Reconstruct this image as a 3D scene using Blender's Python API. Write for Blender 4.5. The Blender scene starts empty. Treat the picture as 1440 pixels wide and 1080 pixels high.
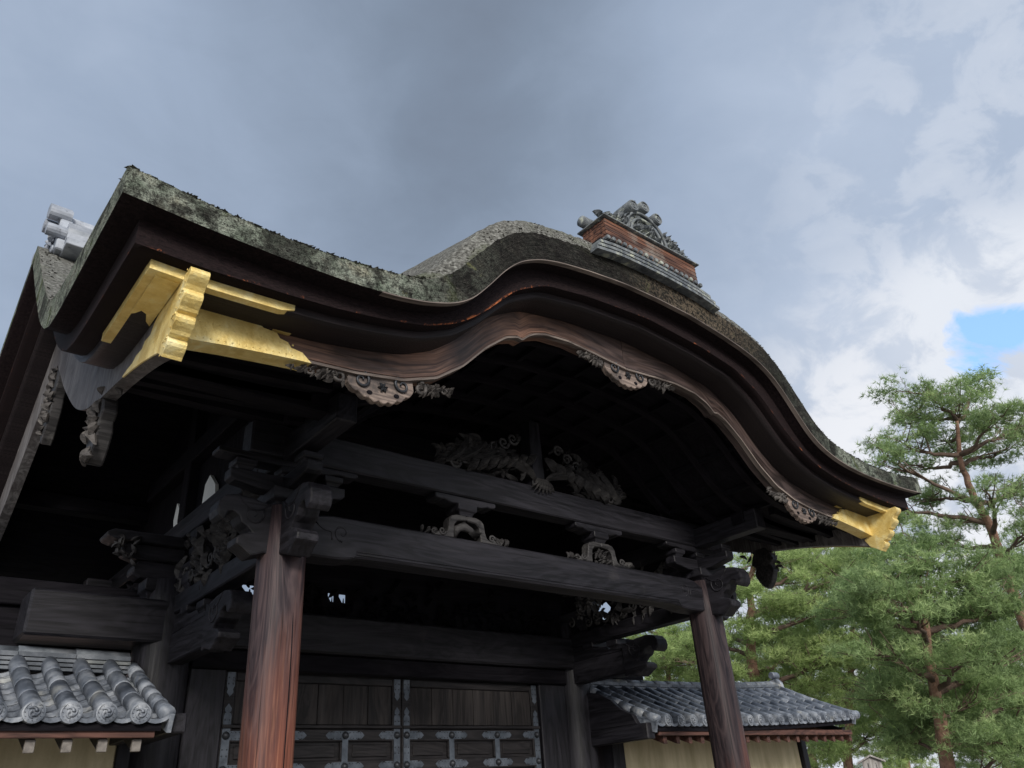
import bpy, bmesh, math, random
import numpy as np
from mathutils import Vector, Matrix
S = bpy.context.scene
COL = S.collection
rnd = random.Random(7)
nr = np.random.RandomState(5)
PI = math.pi

# ------------------------------------------------------------------ camera
CAM = np.array((-4.485, -5.0, 1.6))
FW = np.array((0.58029345, 0.66182053, 0.47460837))
RT = np.array((0.77251205, -0.631818, -0.06349141))
UP = np.array((-0.25784619, -0.40348433, 0.87790417))
FPX = 1100.0
cd = bpy.data.cameras.new('camera'); cam = bpy.data.objects.new('camera', cd); COL.objects.link(cam)
cd.sensor_fit = 'HORIZONTAL'; cd.sensor_width = 36.0; cd.lens = FPX / 1440.0 * 36.0
cd.clip_start = 0.05; cd.clip_end = 3000
mw = Matrix.Identity(4)
for i in range(3):
    mw[i][0] = RT[i]; mw[i][1] = UP[i]; mw[i][2] = -FW[i]; mw[i][3] = CAM[i]
cam.matrix_world = mw
S.camera = cam
S.render.resolution_x = 1024; S.render.resolution_y = 768


def ray(x, y):
    return FW + RT * ((x - 720) / FPX) - UP * ((y - 540) / FPX)


def at(x, y, Y):                      # a pixel of the photograph -> point on the plane at depth Y
    d = ray(x, y); return Vector(CAM + d * ((Y - CAM[1]) / d[1]))


def atd(x, y, dep):                   # ... -> point at a distance along the view
    return Vector(CAM + ray(x, y) * dep)


# ------------------------------------------------------------------ sky and sun
SUN_EL, SUN_AZ = math.radians(23), math.radians(28)     # azimuth: to the left of straight in front of the gate
sdir = Vector((-math.sin(SUN_AZ) * math.cos(SUN_EL), -math.cos(SUN_AZ) * math.cos(SUN_EL), math.sin(SUN_EL)))
W = bpy.data.worlds.new('World'); S.world = W; W.use_nodes = True
nt = W.node_tree; nt.nodes.clear()


def N(t, typ, **kw):
    n = t.nodes.new(typ)
    for k, v in kw.items():
        if k.startswith('i_'):
            n.inputs[k[2:].replace('_', ' ')].default_value = v
        else:
            setattr(n, k, v)
    return n


def L(t, a, b): t.links.new(a, b)


def math_(t, op, a, b=None, clamp=False):
    n = t.nodes.new('ShaderNodeMath'); n.operation = op; n.use_clamp = clamp
    for i, q in enumerate((a, b)):
        if q is None: continue
        if isinstance(q, (int, float)): n.inputs[i].default_value = q
        else: t.links.new(q, n.inputs[i])
    return n.outputs[0]


def ramp(t, fac, stops, interp='LINEAR'):
    n = t.nodes.new('ShaderNodeValToRGB'); n.color_ramp.interpolation = interp
    e = n.color_ramp.elements
    while len(e) < len(stops): e.new(0.5)
    for i, (p, c) in enumerate(stops):
        e[i].position = p
        e[i].color = (c[0], c[1], c[2], 1) if not isinstance(c, (int, float)) else (c, c, c, 1)
    if fac is not None: t.links.new(fac, n.inputs[0])
    return n.outputs[0]


def mixc(t, fac, a, b, mode='MIX'):
    n = t.nodes.new('ShaderNodeMix'); n.data_type = 'RGBA'; n.blend_type = mode
    for s, q in ((0, fac), (6, a), (7, b)):
        if isinstance(q, (int, float)): n.inputs[s].default_value = q
        elif isinstance(q, tuple): n.inputs[s].default_value = (q[0], q[1], q[2], 1)
        else: t.links.new(q, n.inputs[s])
    return n.outputs[2]


out = N(nt, 'ShaderNodeOutputWorld')
sky = N(nt, 'ShaderNodeTexSky', sky_type='NISHITA', sun_disc=False)
sky.sun_elevation = SUN_EL; sky.sun_rotation = math.atan2(sdir.x, sdir.y)
sky.altitude = 100
bg1 = N(nt, 'ShaderNodeBackground'); bg1.inputs[1].default_value = 0.15
L(nt, sky.outputs[0], bg1.inputs[0])
tc = N(nt, 'ShaderNodeTexCoord')
vdir = tc.outputs['Generated']


def dot(v):
    n = nt.nodes.new('ShaderNodeVectorMath'); n.operation = 'DOT_PRODUCT'
    v = Vector(v).normalized(); n.inputs[1].default_value = v; nt.links.new(vdir, n.inputs[0]); return n.outputs['Value']


def noise(t, vec, scale, detail=6, rough=0.55, dist=0.0, mscale=None, loc=None):
    if mscale or loc:
        m = t.nodes.new('ShaderNodeMapping')
        if mscale: m.inputs['Scale'].default_value = mscale
        if loc: m.inputs['Location'].default_value = loc
        t.links.new(vec, m.inputs[0]); vec = m.outputs[0]
    n = t.nodes.new('ShaderNodeTexNoise')
    n.inputs['Scale'].default_value = scale; n.inputs['Detail'].default_value = detail
    n.inputs['Roughness'].default_value = rough; n.inputs['Distortion'].default_value = dist
    t.links.new(vec, n.inputs['Vector']); return n.outputs[0]


n1 = noise(nt, vdir, 2.1, 5, 0.5, 0.35, (1, 1, 1.9), (3.1, 0.4, 1.3))
n2 = noise(nt, vdir, 7.5, 8, 0.6, 0.5, (1, 1, 1.6), (0.3, 1.4, 2.2))
dR = dot(ray(1560, 420))                       # the brighter right-hand sky
bR = ramp(nt, dR, [(0.70, 0.0), (1.0, 1.0)], 'EASE')
dLft = dot(ray(-60, 420))
bL = ramp(nt, dLft, [(0.80, 0.0), (1.0, 1.0)], 'EASE')
v = math_(nt, 'MULTIPLY', bR, 0.43)
v = math_(nt, 'ADD', v, math_(nt, 'MULTIPLY', bL, 0.26))
v = math_(nt, 'ADD', v, math_(nt, 'MULTIPLY', math_(nt, 'SUBTRACT', n1, 0.5), 0.58))
v = math_(nt, 'ADD', v, math_(nt, 'MULTIPLY', math_(nt, 'SUBTRACT', n2, 0.5), 0.16))
v = math_(nt, 'ADD', v, 0.25, True)
cloud = ramp(nt, v, [(0.0, (0.160, 0.190, 0.250)), (0.25, (0.225, 0.282, 0.375)), (0.5, (0.345, 0.425, 0.56)), (0.75, (0.49, 0.575, 0.72)), (1.0, (0.76, 0.80, 0.87))])
# broken bright cloud down the right edge
n3 = noise(nt, vdir, 11.0, 10, 0.6, 0.35, (0.8, 1.2, 1.5), (5.3, 2.4, 0.2))
pf = math_(nt, 'MULTIPLY', ramp(nt, n3, [(0.46, 0.0), (0.60, 0.8), (0.72, 1.0)], 'EASE'), ramp(nt, dot(ray(1700, 300)), [(0.885, 0.0), (0.98, 1.0)], 'EASE'))
cloud = mixc(nt, math_(nt, 'MULTIPLY', pf, 0.55), cloud, (0.70, 0.75, 0.84))
pf = math_(nt, 'MULTIPLY', ramp(nt, n3, [(0.40, 0.25), (0.60, 1.0)], 'EASE'), ramp(nt, dot(ray(1420, 760)), [(0.93, 0.0), (0.985, 1.0)], 'EASE'))
cloud = mixc(nt, pf, cloud, (0.86, 0.88, 0.93))
pf = math_(nt, 'MULTIPLY', ramp(nt, n3, [(0.40, 0.3), (0.56, 1.0)], 'EASE'), ramp(nt, dot(ray(1425, 470)), [(0.988, 0.0), (0.997, 1.0)], 'EASE'))
cloud = mixc(nt, pf, cloud, (0.80, 0.84, 0.91))
# thin bright cloud behind the viewer, where the veiled sun stands
bb = ramp(nt, dot(sdir), [(0.35, 0.0), (1.0, 1.0)], 'EASE')
cloud = mixc(nt, bb, cloud, (1.75, 1.75, 1.77))
# low band above the horizon
sep = N(nt, 'ShaderNodeSeparateXYZ'); L(nt, vdir, sep.inputs[0])
lowb = ramp(nt, sep.outputs['Z'], [(0.0, 1.0), (0.22, 0.0)], 'EASE')
cloud = mixc(nt, math_(nt, 'MULTIPLY', lowb, 0.8), cloud, (0.80, 0.84, 0.92))
bg2 = N(nt, 'ShaderNodeBackground'); L(nt, cloud, bg2.inputs[0]); bg2.inputs[1].default_value = 0.86
# blue hole
dh = dot(ray(1398, 484))
hole = math_(nt, 'ADD', dh, math_(nt, 'MULTIPLY', math_(nt, 'SUBTRACT', n3, 0.5), 0.0042))
hole = ramp(nt, math_(nt, 'MULTIPLY', math_(nt, 'SUBTRACT', hole, 0.99), 100.0), [(0.90, 0.0), (0.97, 1.0)])
bg3 = N(nt, 'ShaderNodeBackground'); bg3.inputs[0].default_value = (0.13, 0.33, 0.72, 1); bg3.inputs[1].default_value = 0.75
ad = N(nt, 'ShaderNodeAddShader'); L(nt, bg1.outputs[0], ad.inputs[0]); L(nt, bg3.outputs[0], ad.inputs[1])
mx = N(nt, 'ShaderNodeMixShader'); L(nt, math_(nt, 'MULTIPLY', hole, 0.92), mx.inputs[0]); L(nt, bg2.outputs[0], mx.inputs[1]); L(nt, ad.outputs[0], mx.inputs[2])
L(nt, mx.outputs[0], out.inputs[0])

sl = bpy.data.lights.new('sun', 'SUN'); so = bpy.data.objects.new('sun', sl); COL.objects.link(so)
sl.energy = 2.2; sl.angle = math.radians(14); sl.color = (1.0, 0.95, 0.87)
so.rotation_euler = sdir.to_track_quat('Z', 'Y').to_euler(); so.location = (-6, -9, 9)
S.view_settings.view_transform = 'Standard'; S.view_settings.look = 'None'
S.view_settings.exposure = 0.22; S.view_settings.gamma = 1.0
S.render.engine = 'CYCLES'


# ------------------------------------------------------------------ materials
def newmat(name):
    m = bpy.data.materials.new(name); m.use_nodes = True
    t = m.node_tree; t.nodes.clear()
    o = N(t, 'ShaderNodeOutputMaterial'); b = N(t, 'ShaderNodeBsdfPrincipled'); L(t, b.outputs[0], o.inputs[0])
    return m, t, b


def bump(t, b, h, strength, dist=0.01):
    n = t.nodes.new('ShaderNodeBump'); n.inputs['Strength'].default_value = strength; n.inputs['Distance'].default_value = dist
    t.links.new(h, n.inputs['Height']); t.links.new(n.outputs[0], b.inputs['Normal'])


def wood(name, c1, c2, axis='X', rough=0.6, streak=None, wear=None, spec=0.3, bs=0.5, tone=None):
    """grain runs along axis (object X/Y/Z) or the U of the UV map"""
    m, t, b = newmat(name)
    tcn = N(t, 'ShaderNodeTexCoord')
    vec = tcn.outputs['UV'] if axis == 'U' else tcn.outputs['Object']
    sc = {'X': (0.8, 14, 14), 'Y': (14, 0.8, 14), 'Z': (14, 14, 0.8), 'U': (0.8, 14, 14)}[axis]
    sc2 = tuple(3.5 if q > 1 else 0.5 for q in sc)
    sc3 = tuple(60 if q > 1 else 1.6 for q in sc)
    g = noise(t, vec, 1.0, 6, 0.6, 1.2, sc)
    g2 = noise(t, vec, 1.0, 4, 0.5, 1.6, sc2)
    g3 = noise(t, vec, 1.0, 3, 0.6, 0.2, sc3)
    # rings: a distorted wave gives cathedral grain
    f = math_(t, 'FRACT', math_(t, 'MULTIPLY', g2, 9.0))
    f = math_(t, 'ABSOLUTE', math_(t, 'SUBTRACT', f, 0.5))
    fac = math_(t, 'ADD', math_(t, 'MULTIPLY', g, 0.75), math_(t, 'MULTIPLY', f, 0.45))
    col = ramp(t, fac, [(0.36, c1), (0.66, c2)])
    if streak:
        s = ramp(t, noise(t, vec, 1.0, 5, 0.6, 0.6, tuple(q * 0.45 for q in sc)), [(0.50, 0.0), (0.68, 1.0)])
        col = mixc(t, math_(t, 'MULTIPLY', s, streak[1]), col, streak[0])
    if wear:
        w = ramp(t, noise(t, tcn.outputs['Object'], wear[2], 7, 0.65, 0.4), [(wear[3], 0.0), (wear[3] + 0.13, 1.0)])
        col = mixc(t, math_(t, 'MULTIPLY', w, wear[1]), col, wear[0])
    if tone: col = tone(t, tcn, col)
    crk = ramp(t, g3, [(0.30, 0.35), (0.42, 1.0)])
    col = mixc(t, 1.0, col, crk, 'MULTIPLY')
    L(t, col, b.inputs['Base Color'])
    L(t, ramp(t, g, [(0.3, rough - 0.12), (0.7, rough + 0.15)]), b.inputs['Roughness'])
    b.inputs['Specular IOR Level'].default_value = spec
    h = math_(t, 'ADD', math_(t, 'MULTIPLY', g, 0.6), math_(t, 'ADD', math_(t, 'MULTIPLY', g3, 0.5), math_(t, 'MULTIPLY', f, 0.3)))
    bump(t, b, h, bs, 0.006)
    return m


M = {}
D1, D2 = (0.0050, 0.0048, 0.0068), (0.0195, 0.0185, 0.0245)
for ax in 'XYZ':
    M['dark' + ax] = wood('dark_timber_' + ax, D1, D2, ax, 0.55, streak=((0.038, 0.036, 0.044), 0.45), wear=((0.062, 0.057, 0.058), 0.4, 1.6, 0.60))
    M['black' + ax] = wood('shaded_timber_' + ax, (0.0035, 0.003, 0.005), (0.010, 0.009, 0.012), ax, 0.75, spec=0.12)  # near-black copy of the timber; shade under the roof put into its colour
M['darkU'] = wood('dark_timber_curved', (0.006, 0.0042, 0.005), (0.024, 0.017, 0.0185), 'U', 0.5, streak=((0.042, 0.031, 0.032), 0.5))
M['blackU'] = wood('shaded_timber_curved', (0.005, 0.004, 0.006), (0.013, 0.011, 0.015), 'U', 0.7, spec=0.12)  # curved version for the rafters, with the roof shade in its colour too


def board_tone(t, tcn, col):            # warm light painted as brown patches on the curved board's left flank
    n = noise(t, tcn.outputs['Object'], 1.1, 4, 0.5, 0.5, (1, 1, 1.5), (0.4, 0, 0.1))
    sx = N(t, 'ShaderNodeSeparateXYZ'); L(t, tcn.outputs['Object'], sx.inputs[0])
    a = ramp(t, math_(t, 'MULTIPLY', math_(t, 'ADD', sx.outputs['X'], 4.0), 0.125), [(0.0, 0.5), (0.12, 0.55), (0.19, 1.0), (0.26, 0.95), (0.285, 0.12), (0.315, 0.3), (0.36, 0.9), (0.40, 0.45), (0.47, 0.08), (1.0, 0.03)])
    w = math_(t, 'MULTIPLY', ramp(t, n, [(0.38, 0.15), (0.54, 1.0)]), a)
    g = noise(t, tcn.outputs['UV'], 1.0, 6, 0.6, 1.0, (1.5, 30, 1))
    return mixc(t, w, col, ramp(t, g, [(0.36, (0.09, 0.045, 0.032)), (0.64, (0.44, 0.245, 0.165))]))


M['board'] = wood('weathered_lit_board', (0.012, 0.0095, 0.010), (0.085, 0.062, 0.059), 'U', 0.45, streak=((0.17, 0.115, 0.095), 0.5), tone=board_tone, spec=0.4, bs=0.6)
M['trim'] = wood('pale_trim', (0.09, 0.072, 0.064), (0.25, 0.205, 0.18), 'U', 0.6)
M['palecarve'] = wood('pale_carving', (0.11, 0.085, 0.075), (0.30, 0.235, 0.20), 'X', 0.65, wear=((0.05, 0.045, 0.045), 0.8, 4.0, 0.52))
M['greycarve'] = wood('grey_carving', (0.040, 0.036, 0.035), (0.11, 0.10, 0.095), 'X', 0.65, wear=((0.26, 0.24, 0.22), 0.5, 6.0, 0.56))
M['darkcarve'] = wood('dark_carving', (0.018, 0.017, 0.018), (0.060, 0.057, 0.058), 'X', 0.6, wear=((0.11, 0.105, 0.10), 0.5, 7.0, 0.55))
M['sideboard'] = wood('grey_side_board', (0.085, 0.078, 0.078), (0.20, 0.19, 0.19), 'Z', 0.65, wear=((0.07, 0.06, 0.06), 0.8, 3.0, 0.50))


def pillar_tone(t, tcn, col, sh=0.0):           # red wood and warm light painted low on the right, shade above
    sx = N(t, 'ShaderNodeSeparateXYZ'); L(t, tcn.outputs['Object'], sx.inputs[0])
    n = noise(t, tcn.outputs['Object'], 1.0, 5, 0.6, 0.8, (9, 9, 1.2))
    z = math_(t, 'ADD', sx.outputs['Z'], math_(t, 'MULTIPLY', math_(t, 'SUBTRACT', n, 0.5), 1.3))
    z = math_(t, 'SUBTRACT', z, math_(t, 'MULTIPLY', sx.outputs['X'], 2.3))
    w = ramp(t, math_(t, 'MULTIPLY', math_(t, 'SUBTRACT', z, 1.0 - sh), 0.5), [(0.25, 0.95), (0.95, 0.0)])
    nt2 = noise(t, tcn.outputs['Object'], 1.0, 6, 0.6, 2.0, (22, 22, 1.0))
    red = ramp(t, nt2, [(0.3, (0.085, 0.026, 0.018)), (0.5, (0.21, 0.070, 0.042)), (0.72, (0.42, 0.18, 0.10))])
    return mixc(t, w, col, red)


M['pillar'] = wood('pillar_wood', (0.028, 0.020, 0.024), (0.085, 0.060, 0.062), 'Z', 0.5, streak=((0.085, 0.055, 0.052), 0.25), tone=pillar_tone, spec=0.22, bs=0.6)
M['pillar2'] = wood('dark_pillar_wood', (0.018, 0.014, 0.017), (0.060, 0.043, 0.045), 'Z', 0.5, streak=((0.08, 0.055, 0.055), 0.3), tone=lambda t, tcn, col: pillar_tone(t, tcn, col, 0.75), spec=0.2, bs=0.6)  # darker copy: the weaker light on the right-hand pillars put into the colour


def simple(name, stops, scale=6, rough=0.7, bs=0.3, metallic=0.0, spots=None, mscale=None, bscale=None, spec=0.4, coord='Object', bd=0.01):
    m, t, b = newmat(name); tcn = N(t, 'ShaderNodeTexCoord'); vec = tcn.outputs[coord]
    n = noise(t, vec, scale, 8, 0.6, 0.3, mscale)
    col = ramp(t, n, stops)
    for sp in (spots or []):
        s = ramp(t, noise(t, vec, sp[1], 7, 0.65, 0.5, None, (sp[1], 2.3, 0.7)), [(sp[2], 0.0), (sp[2] + sp[4] if len(sp) > 4 else sp[2] + 0.06, 1.0)])
        col = mixc(t, math_(t, 'MULTIPLY', s, sp[3]), col, sp[0])
    if 'tile' in name:
        gi = N(t, 'ShaderNodeNewGeometry'); col = mixc(t, 1.0, col, ramp(t, gi.outputs['Random Per Island'], [(0.0, (0.50, 0.52, 0.56)), (0.5, (0.85, 0.86, 0.88)), (0.93, (1.0, 1.0, 1.0)), (1.0, (1.35, 1.3, 1.15))]), 'MULTIPLY')
    L(t, col, b.inputs['Base Color']); b.inputs['Roughness'].default_value = rough; b.inputs['Metallic'].default_value = metallic
    b.inputs['Specular IOR Level'].default_value = spec
    h = noise(t, vec, bscale or scale * 4, 6, 0.6)
    bump(t, b, h, bs, bd)
    return m


M['thatch'] = simple('bark_thatch_top', [(0.3, (0.035, 0.034, 0.030)), (0.5, (0.135, 0.134, 0.122)), (0.72, (0.34, 0.34, 0.315))], 40, 0.9, 1.0,
                     spots=[((0.085, 0.10, 0.05), 2.2, 0.56, 0.6, 0.12), ((0.35, 0.37, 0.33), 13, 0.60, 0.6), ((0.035, 0.034, 0.03), 5, 0.64, 0.6, 0.08)], bscale=45, bd=0.03, spec=0.15)


def lichen_face():
    m, t, b = newmat('bark_thatch_cut_edge'); tcn = N(t, 'ShaderNodeTexCoord'); vec = tcn.outputs['Object']
    n = noise(t, vec, 30, 8, 0.7, 0.2, (1, 1, 2.0))
    base = ramp(t, n, [(0.34, (0.012, 0.011, 0.012)), (0.55, (0.042, 0.038, 0.035)), (0.78, (0.14, 0.13, 0.115))])
    sx = N(t, 'ShaderNodeSeparateXYZ'); L(t, vec, sx.inputs[0])
    ax = math_(t, 'ABSOLUTE', sx.outputs['X'])
    # lichen grows on the flat wings of the eave, moss in the hollows, brown bark near the middle
    st = noise(t, tcn.outputs['UV'], 1.0, 5, 0.65, 0.3, (4, 75, 1))
    base = mixc(t, 1.0, base, ramp(t, st, [(0.36, 0.35), (0.60, 1.0)]), 'MULTIPLY')
    where = ramp(t, math_(t, 'MULTIPLY', ax, 0.25), [(0.40, 0.05), (0.54, 0.35), (0.62, 1.0), (1.0, 1.0)])
    l1 = ramp(t, noise(t, vec, 44, 8, 0.75, 0.3), [(0.40, 0.15), (0.54, 1.0)])
    l2 = math_(t, 'MULTIPLY', ramp(t, noise(t, vec, 9, 7, 0.7, 0.5), [(0.38, 0.15), (0.50, 1.0)]), ramp(t, noise(t, vec, 2.6, 5, 0.6, 0.8, None, (3, 8, 2)), [(0.42, 0.25), (0.50, 1.0)]))
    w = math_(t, 'MULTIPLY', math_(t, 'MULTIPLY', l1, l2), where)
    lc = ramp(t, noise(t, vec, 7, 5, 0.6), [(0.35, (0.26, 0.31, 0.24)), (0.55, (0.43, 0.47, 0.39)), (0.7, (0.48, 0.47, 0.36))])
    col = mixc(t, w, base, lc)
    g = math_(t, 'MULTIPLY', ramp(t, noise(t, vec, 2.3, 6, 0.65, 0.6, None, (7.7, 1, 4)), [(0.585, 0.0), (0.64, 1.0)]), 0.8)
    g = math_(t, 'MULTIPLY', g, where)
    col = mixc(t, g, col, (0.085, 0.12, 0.022))
    mid = math_(t, 'MULTIPLY', ramp(t, math_(t, 'MULTIPLY', math_(t, 'ABSOLUTE', math_(t, 'SUBTRACT', sx.outputs['X'], 0.55)), 0.5), [(0.15, 1.0), (0.5, 0.0)]), ramp(t, noise(t, vec, 45, 4, 0.6), [(0.42, 0.0), (0.6, 0.75)]))
    col = mixc(t, mid, col, (0.27, 0.215, 0.155))
    yl = math_(t, 'MULTIPLY', ramp(t, noise(t, vec, 3.1, 6, 0.7, 0.6, None, (1.7, 5, 9)), [(0.62, 0.0), (0.67, 0.7)]), 0.6)
    col = mixc(t, yl, col, (0.36, 0.37, 0.17))
    col = mixc(t, 1.0, col, ramp(t, noise(t, vec, 110, 4, 0.7), [(0.36, 0.25), (0.52, 1.0)]), 'MULTIPLY')
    L(t, col, b.inputs['Base Color']); b.inputs['Roughness'].default_value = 0.95; b.inputs['Specular IOR Level'].default_value = 0.1
    h = math_(t, 'ADD', math_(t, 'ADD', n, math_(t, 'MULTIPLY', st, 1.5)), noise(t, vec, 70, 4, 0.7, 0, (1, 1, 2.5)))
    bump(t, b, h, 1.0, 0.02)
    return m


M['thatchface'] = lichen_face()


def fascia():
    m, t, b = newmat('layered_bark_fascia'); tcn = N(t, 'ShaderNodeTexCoord'); uv = tcn.outputs['UV']
    n = noise(t, uv, 1.0, 7, 0.7, 0.3, (30, 90, 1))
    col = ramp(t, n, [(0.34, (0.0045, 0.0028, 0.0035)), (0.7, (0.026, 0.0155, 0.0165))])
    sx = N(t, 'ShaderNodeSeparateXYZ'); L(t, uv, sx.inputs[0])       # v counts metres up from the lower edge
    e = ramp(t, math_(t, 'ADD', sx.outputs['Y'], math_(t, 'MULTIPLY', math_(t, 'SUBTRACT', noise(t, uv, 1.0, 5, 0.7, 0.5, (9, 40, 1)), 0.5), 0.05)), [(0.004, 1.0), (0.018, 0.0)])
    sx2 = N(t, 'ShaderNodeSeparateXYZ'); L(t, tcn.outputs['Object'], sx2.inputs[0])
    pk = ramp(t, math_(t, 'ABSOLUTE', math_(t, 'ADD', sx2.outputs['X'], 1.75)), [(0.25, 1.0), (0.6, 0.0)])
    where = ramp(t, math_(t, 'ADD', noise(t, uv, 1.0, 7, 0.8, 0.5, (11, 9, 1), (2.2, 0, 0)), math_(t, 'MULTIPLY', pk, 0.10)), [(0.57, 0.0), (0.66, 1.0)])
    col = mixc(t, math_(t, 'MULTIPLY', e, where), col, (0.42, 0.13, 0.05))
    L(t, col, b.inputs['Base Color']); b.inputs['Roughness'].default_value = 0.8; b.inputs['Specular IOR Level'].default_value = 0.15
    bump(t, b, n, 0.8, 0.01)
    return m


M['fascia'] = fascia()
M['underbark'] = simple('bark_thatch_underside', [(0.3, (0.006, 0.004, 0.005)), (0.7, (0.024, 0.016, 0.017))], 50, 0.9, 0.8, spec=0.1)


def gold():
    m, t, b = newmat('gilt_metal'); tcn = N(t, 'ShaderNodeTexCoord'); vec = tcn.outputs['Object']
    n = noise(t, vec, 9, 7, 0.6, 0.4)
    col = ramp(t, n, [(0.36, (0.70, 0.50, 0.15)), (0.55, (0.84, 0.66, 0.26)), (0.68, (0.90, 0.80, 0.45))])
    d = ramp(t, noise(t, vec, 30, 7, 0.75, 0.6), [(0.58, 0.0), (0.70, 0.4)])
    col = mixc(t, d, col, (0.30, 0.19, 0.07))
    d2 = ramp(t, noise(t, vec, 2.4, 6, 0.7, 0.8, (1, 1, 2)), [(0.54, 0.0), (0.74, 0.4)])
    col = mixc(t, d2, col, (0.62, 0.47, 0.20))
    L(t, col, b.inputs['Base Color']); b.inputs['Metallic'].default_value = 0.22
    L(t, ramp(t, n, [(0.3, 0.32), (0.7, 0.55)]), b.inputs['Roughness'])
    bump(t, b, math_(t, 'ADD', noise(t, vec, 7, 4, 0.6), math_(t, 'MULTIPLY', noise(t, vec, 60, 5, 0.7), 0.35)), 0.6, 0.025)
    return m


M['gold'] = gold()
M['tile'] = simple('grey_roof_tile', [(0.34, (0.065, 0.077, 0.097)), (0.5, (0.175, 0.195, 0.23)), (0.68, (0.37, 0.39, 0.42))], 7, 0.45, 0.25,
                   spots=[((0.50, 0.49, 0.44), 3.3, 0.60, 0.6, 0.1), ((0.06, 0.065, 0.07), 14, 0.60, 0.6)], spec=0.5)
M['tiledark'] = simple('old_roof_tile', [(0.25, (0.06, 0.07, 0.078)), (0.5, (0.15, 0.165, 0.175)), (0.75, (0.30, 0.32, 0.32))], 18, 0.7, 0.5,
                       spots=[((0.42, 0.44, 0.36), 11, 0.56, 0.8), ((0.03, 0.03, 0.035), 9, 0.58, 0.7)])
M['ridgetile'] = simple('pale_ridge_tile', [(0.25, (0.16, 0.18, 0.215)), (0.5, (0.32, 0.345, 0.39)), (0.75, (0.50, 0.53, 0.58))], 6, 0.5, 0.25, spots=[((0.07, 0.07, 0.08), 12, 0.60, 0.7)])
M['tilemid'] = simple('weathered_ridge_tile', [(0.25, (0.06, 0.068, 0.08)), (0.5, (0.13, 0.145, 0.165)), (0.75, (0.27, 0.285, 0.31))], 7, 0.55, 0.3, spots=[((0.40, 0.39, 0.34), 2.6, 0.62, 0.7, 0.05)])
M['plaster'] = simple('ochre_plaster', [(0.35, (0.40, 0.34, 0.205)), (0.62, (0.62, 0.54, 0.36))], 1.6, 0.9, 0.2, mscale=(3, 3, .6), spots=[((0.34, 0.29, 0.19), 2.4, 0.60, 0.5, 0.15)], bscale=60)
M['white'] = simple('white_plaster', [(0.3, (0.68, 0.70, 0.68)), (0.7, (0.80, 0.82, 0.79))], 2, 0.9, 0.1)
M['iron'] = simple('blued_iron', [(0.3, (0.045, 0.055, 0.070)), (0.7, (0.135, 0.155, 0.185))], 9, 0.5, 0.3, 0.3, spots=[((0.04, 0.04, 0.05), 20, 0.58, 0.7)])
M['stud'] = simple('dark_iron', [(0.3, (0.02, 0.022, 0.027)), (0.7, (0.06, 0.065, 0.075))], 9, 0.45, 0.2, 0.4)
M['stone'] = simple('granite', [(0.3, (0.22, 0.21, 0.2)), (0.7, (0.42, 0.41, 0.39))], 40, 0.85, 0.4)
M['gravel'] = simple('gravel', [(0.3, (0.15, 0.14, 0.125)), (0.7, (0.31, 0.29, 0.26))], 30, 0.95, 0.8, spots=[((0.2, 0.19, 0.17), 4, 0.58, 0.5)])
M['redwood'] = wood('red_rafter_wood', (0.045, 0.022, 0.018), (0.13, 0.062, 0.048), 'X', 0.65)
M['rafterend'] = simple('painted_rafter_end', [(0.3, (0.10, 0.09, 0.083)), (0.7, (0.24, 0.22, 0.20))], 20, 0.8, 0.3)
M['boxwood'] = wood('rust_red_planks', (0.045, 0.022, 0.017), (0.22, 0.10, 0.062), 'X', 0.75, streak=((0.04, 0.026, 0.024), 0.8), wear=((0.22, 0.19, 0.165), 0.9, 2.1, 0.50), bs=1.0)
M['door'] = wood('door_planks', (0.009, 0.0075, 0.008), (0.034, 0.029, 0.028), 'Z', 0.65, streak=((0.080, 0.07, 0.067), 0.4), bs=0.8)
M['doorrail'] = wood('door_rails', (0.008, 0.007, 0.008), (0.026, 0.023, 0.0245), 'X', 0.6)
M['bark'] = simple('red_pine_bark', [(0.3, (0.15, 0.085, 0.060)), (0.55, (0.34, 0.20, 0.145)), (0.8, (0.48, 0.33, 0.25))], 5, 0.9, 0.8, spots=[((0.06, 0.045, 0.04), 6, 0.60, 0.7)], bscale=12, bd=0.04)
M['twig'] = simple('pine_branch_bark', [(0.3, (0.07, 0.05, 0.042)), (0.7, (0.20, 0.135, 0.105))], 5, 0.9, 0.5)
M['pinkwall'] = simple('pale_pink_wall', [(0.3, (0.66, 0.44, 0.40)), (0.7, (0.74, 0.53, 0.48))], 2, 0.9, 0.1)
M['greyplank'] = wood('grey_planks', (0.22, 0.20, 0.19), (0.42, 0.40, 0.38), 'Z', 0.7)


def needles(name, c1, c2, c3):
    m, t, b = newmat(name)
    a = N(t, 'ShaderNodeAttribute'); a.attribute_name = 'shade'
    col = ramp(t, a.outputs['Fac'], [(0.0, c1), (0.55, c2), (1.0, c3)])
    L(t, col, b.inputs['Base Color']); b.inputs['Roughness'].default_value = 0.6; b.inputs['Specular IOR Level'].default_value = 0.25
    tr = N(t, 'ShaderNodeBsdfTranslucent'); L(t, col, tr.inputs[0])
    mxs = N(t, 'ShaderNodeMixShader'); mxs.inputs[0].default_value = 0.45
    L(t, b.outputs[0], mxs.inputs[1]); L(t, tr.outputs[0], mxs.inputs[2])
    o = [n for n in t.nodes if n.type == 'OUTPUT_MATERIAL'][0]; L(t, mxs.outputs[0], o.inputs[0])
    return m


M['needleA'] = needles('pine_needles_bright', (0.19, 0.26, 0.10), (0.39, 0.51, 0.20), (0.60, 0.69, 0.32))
M['needleB'] = needles('pine_needles_deep', (0.145, 0.21, 0.095), (0.30, 0.42, 0.18), (0.49, 0.59, 0.28))


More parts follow.
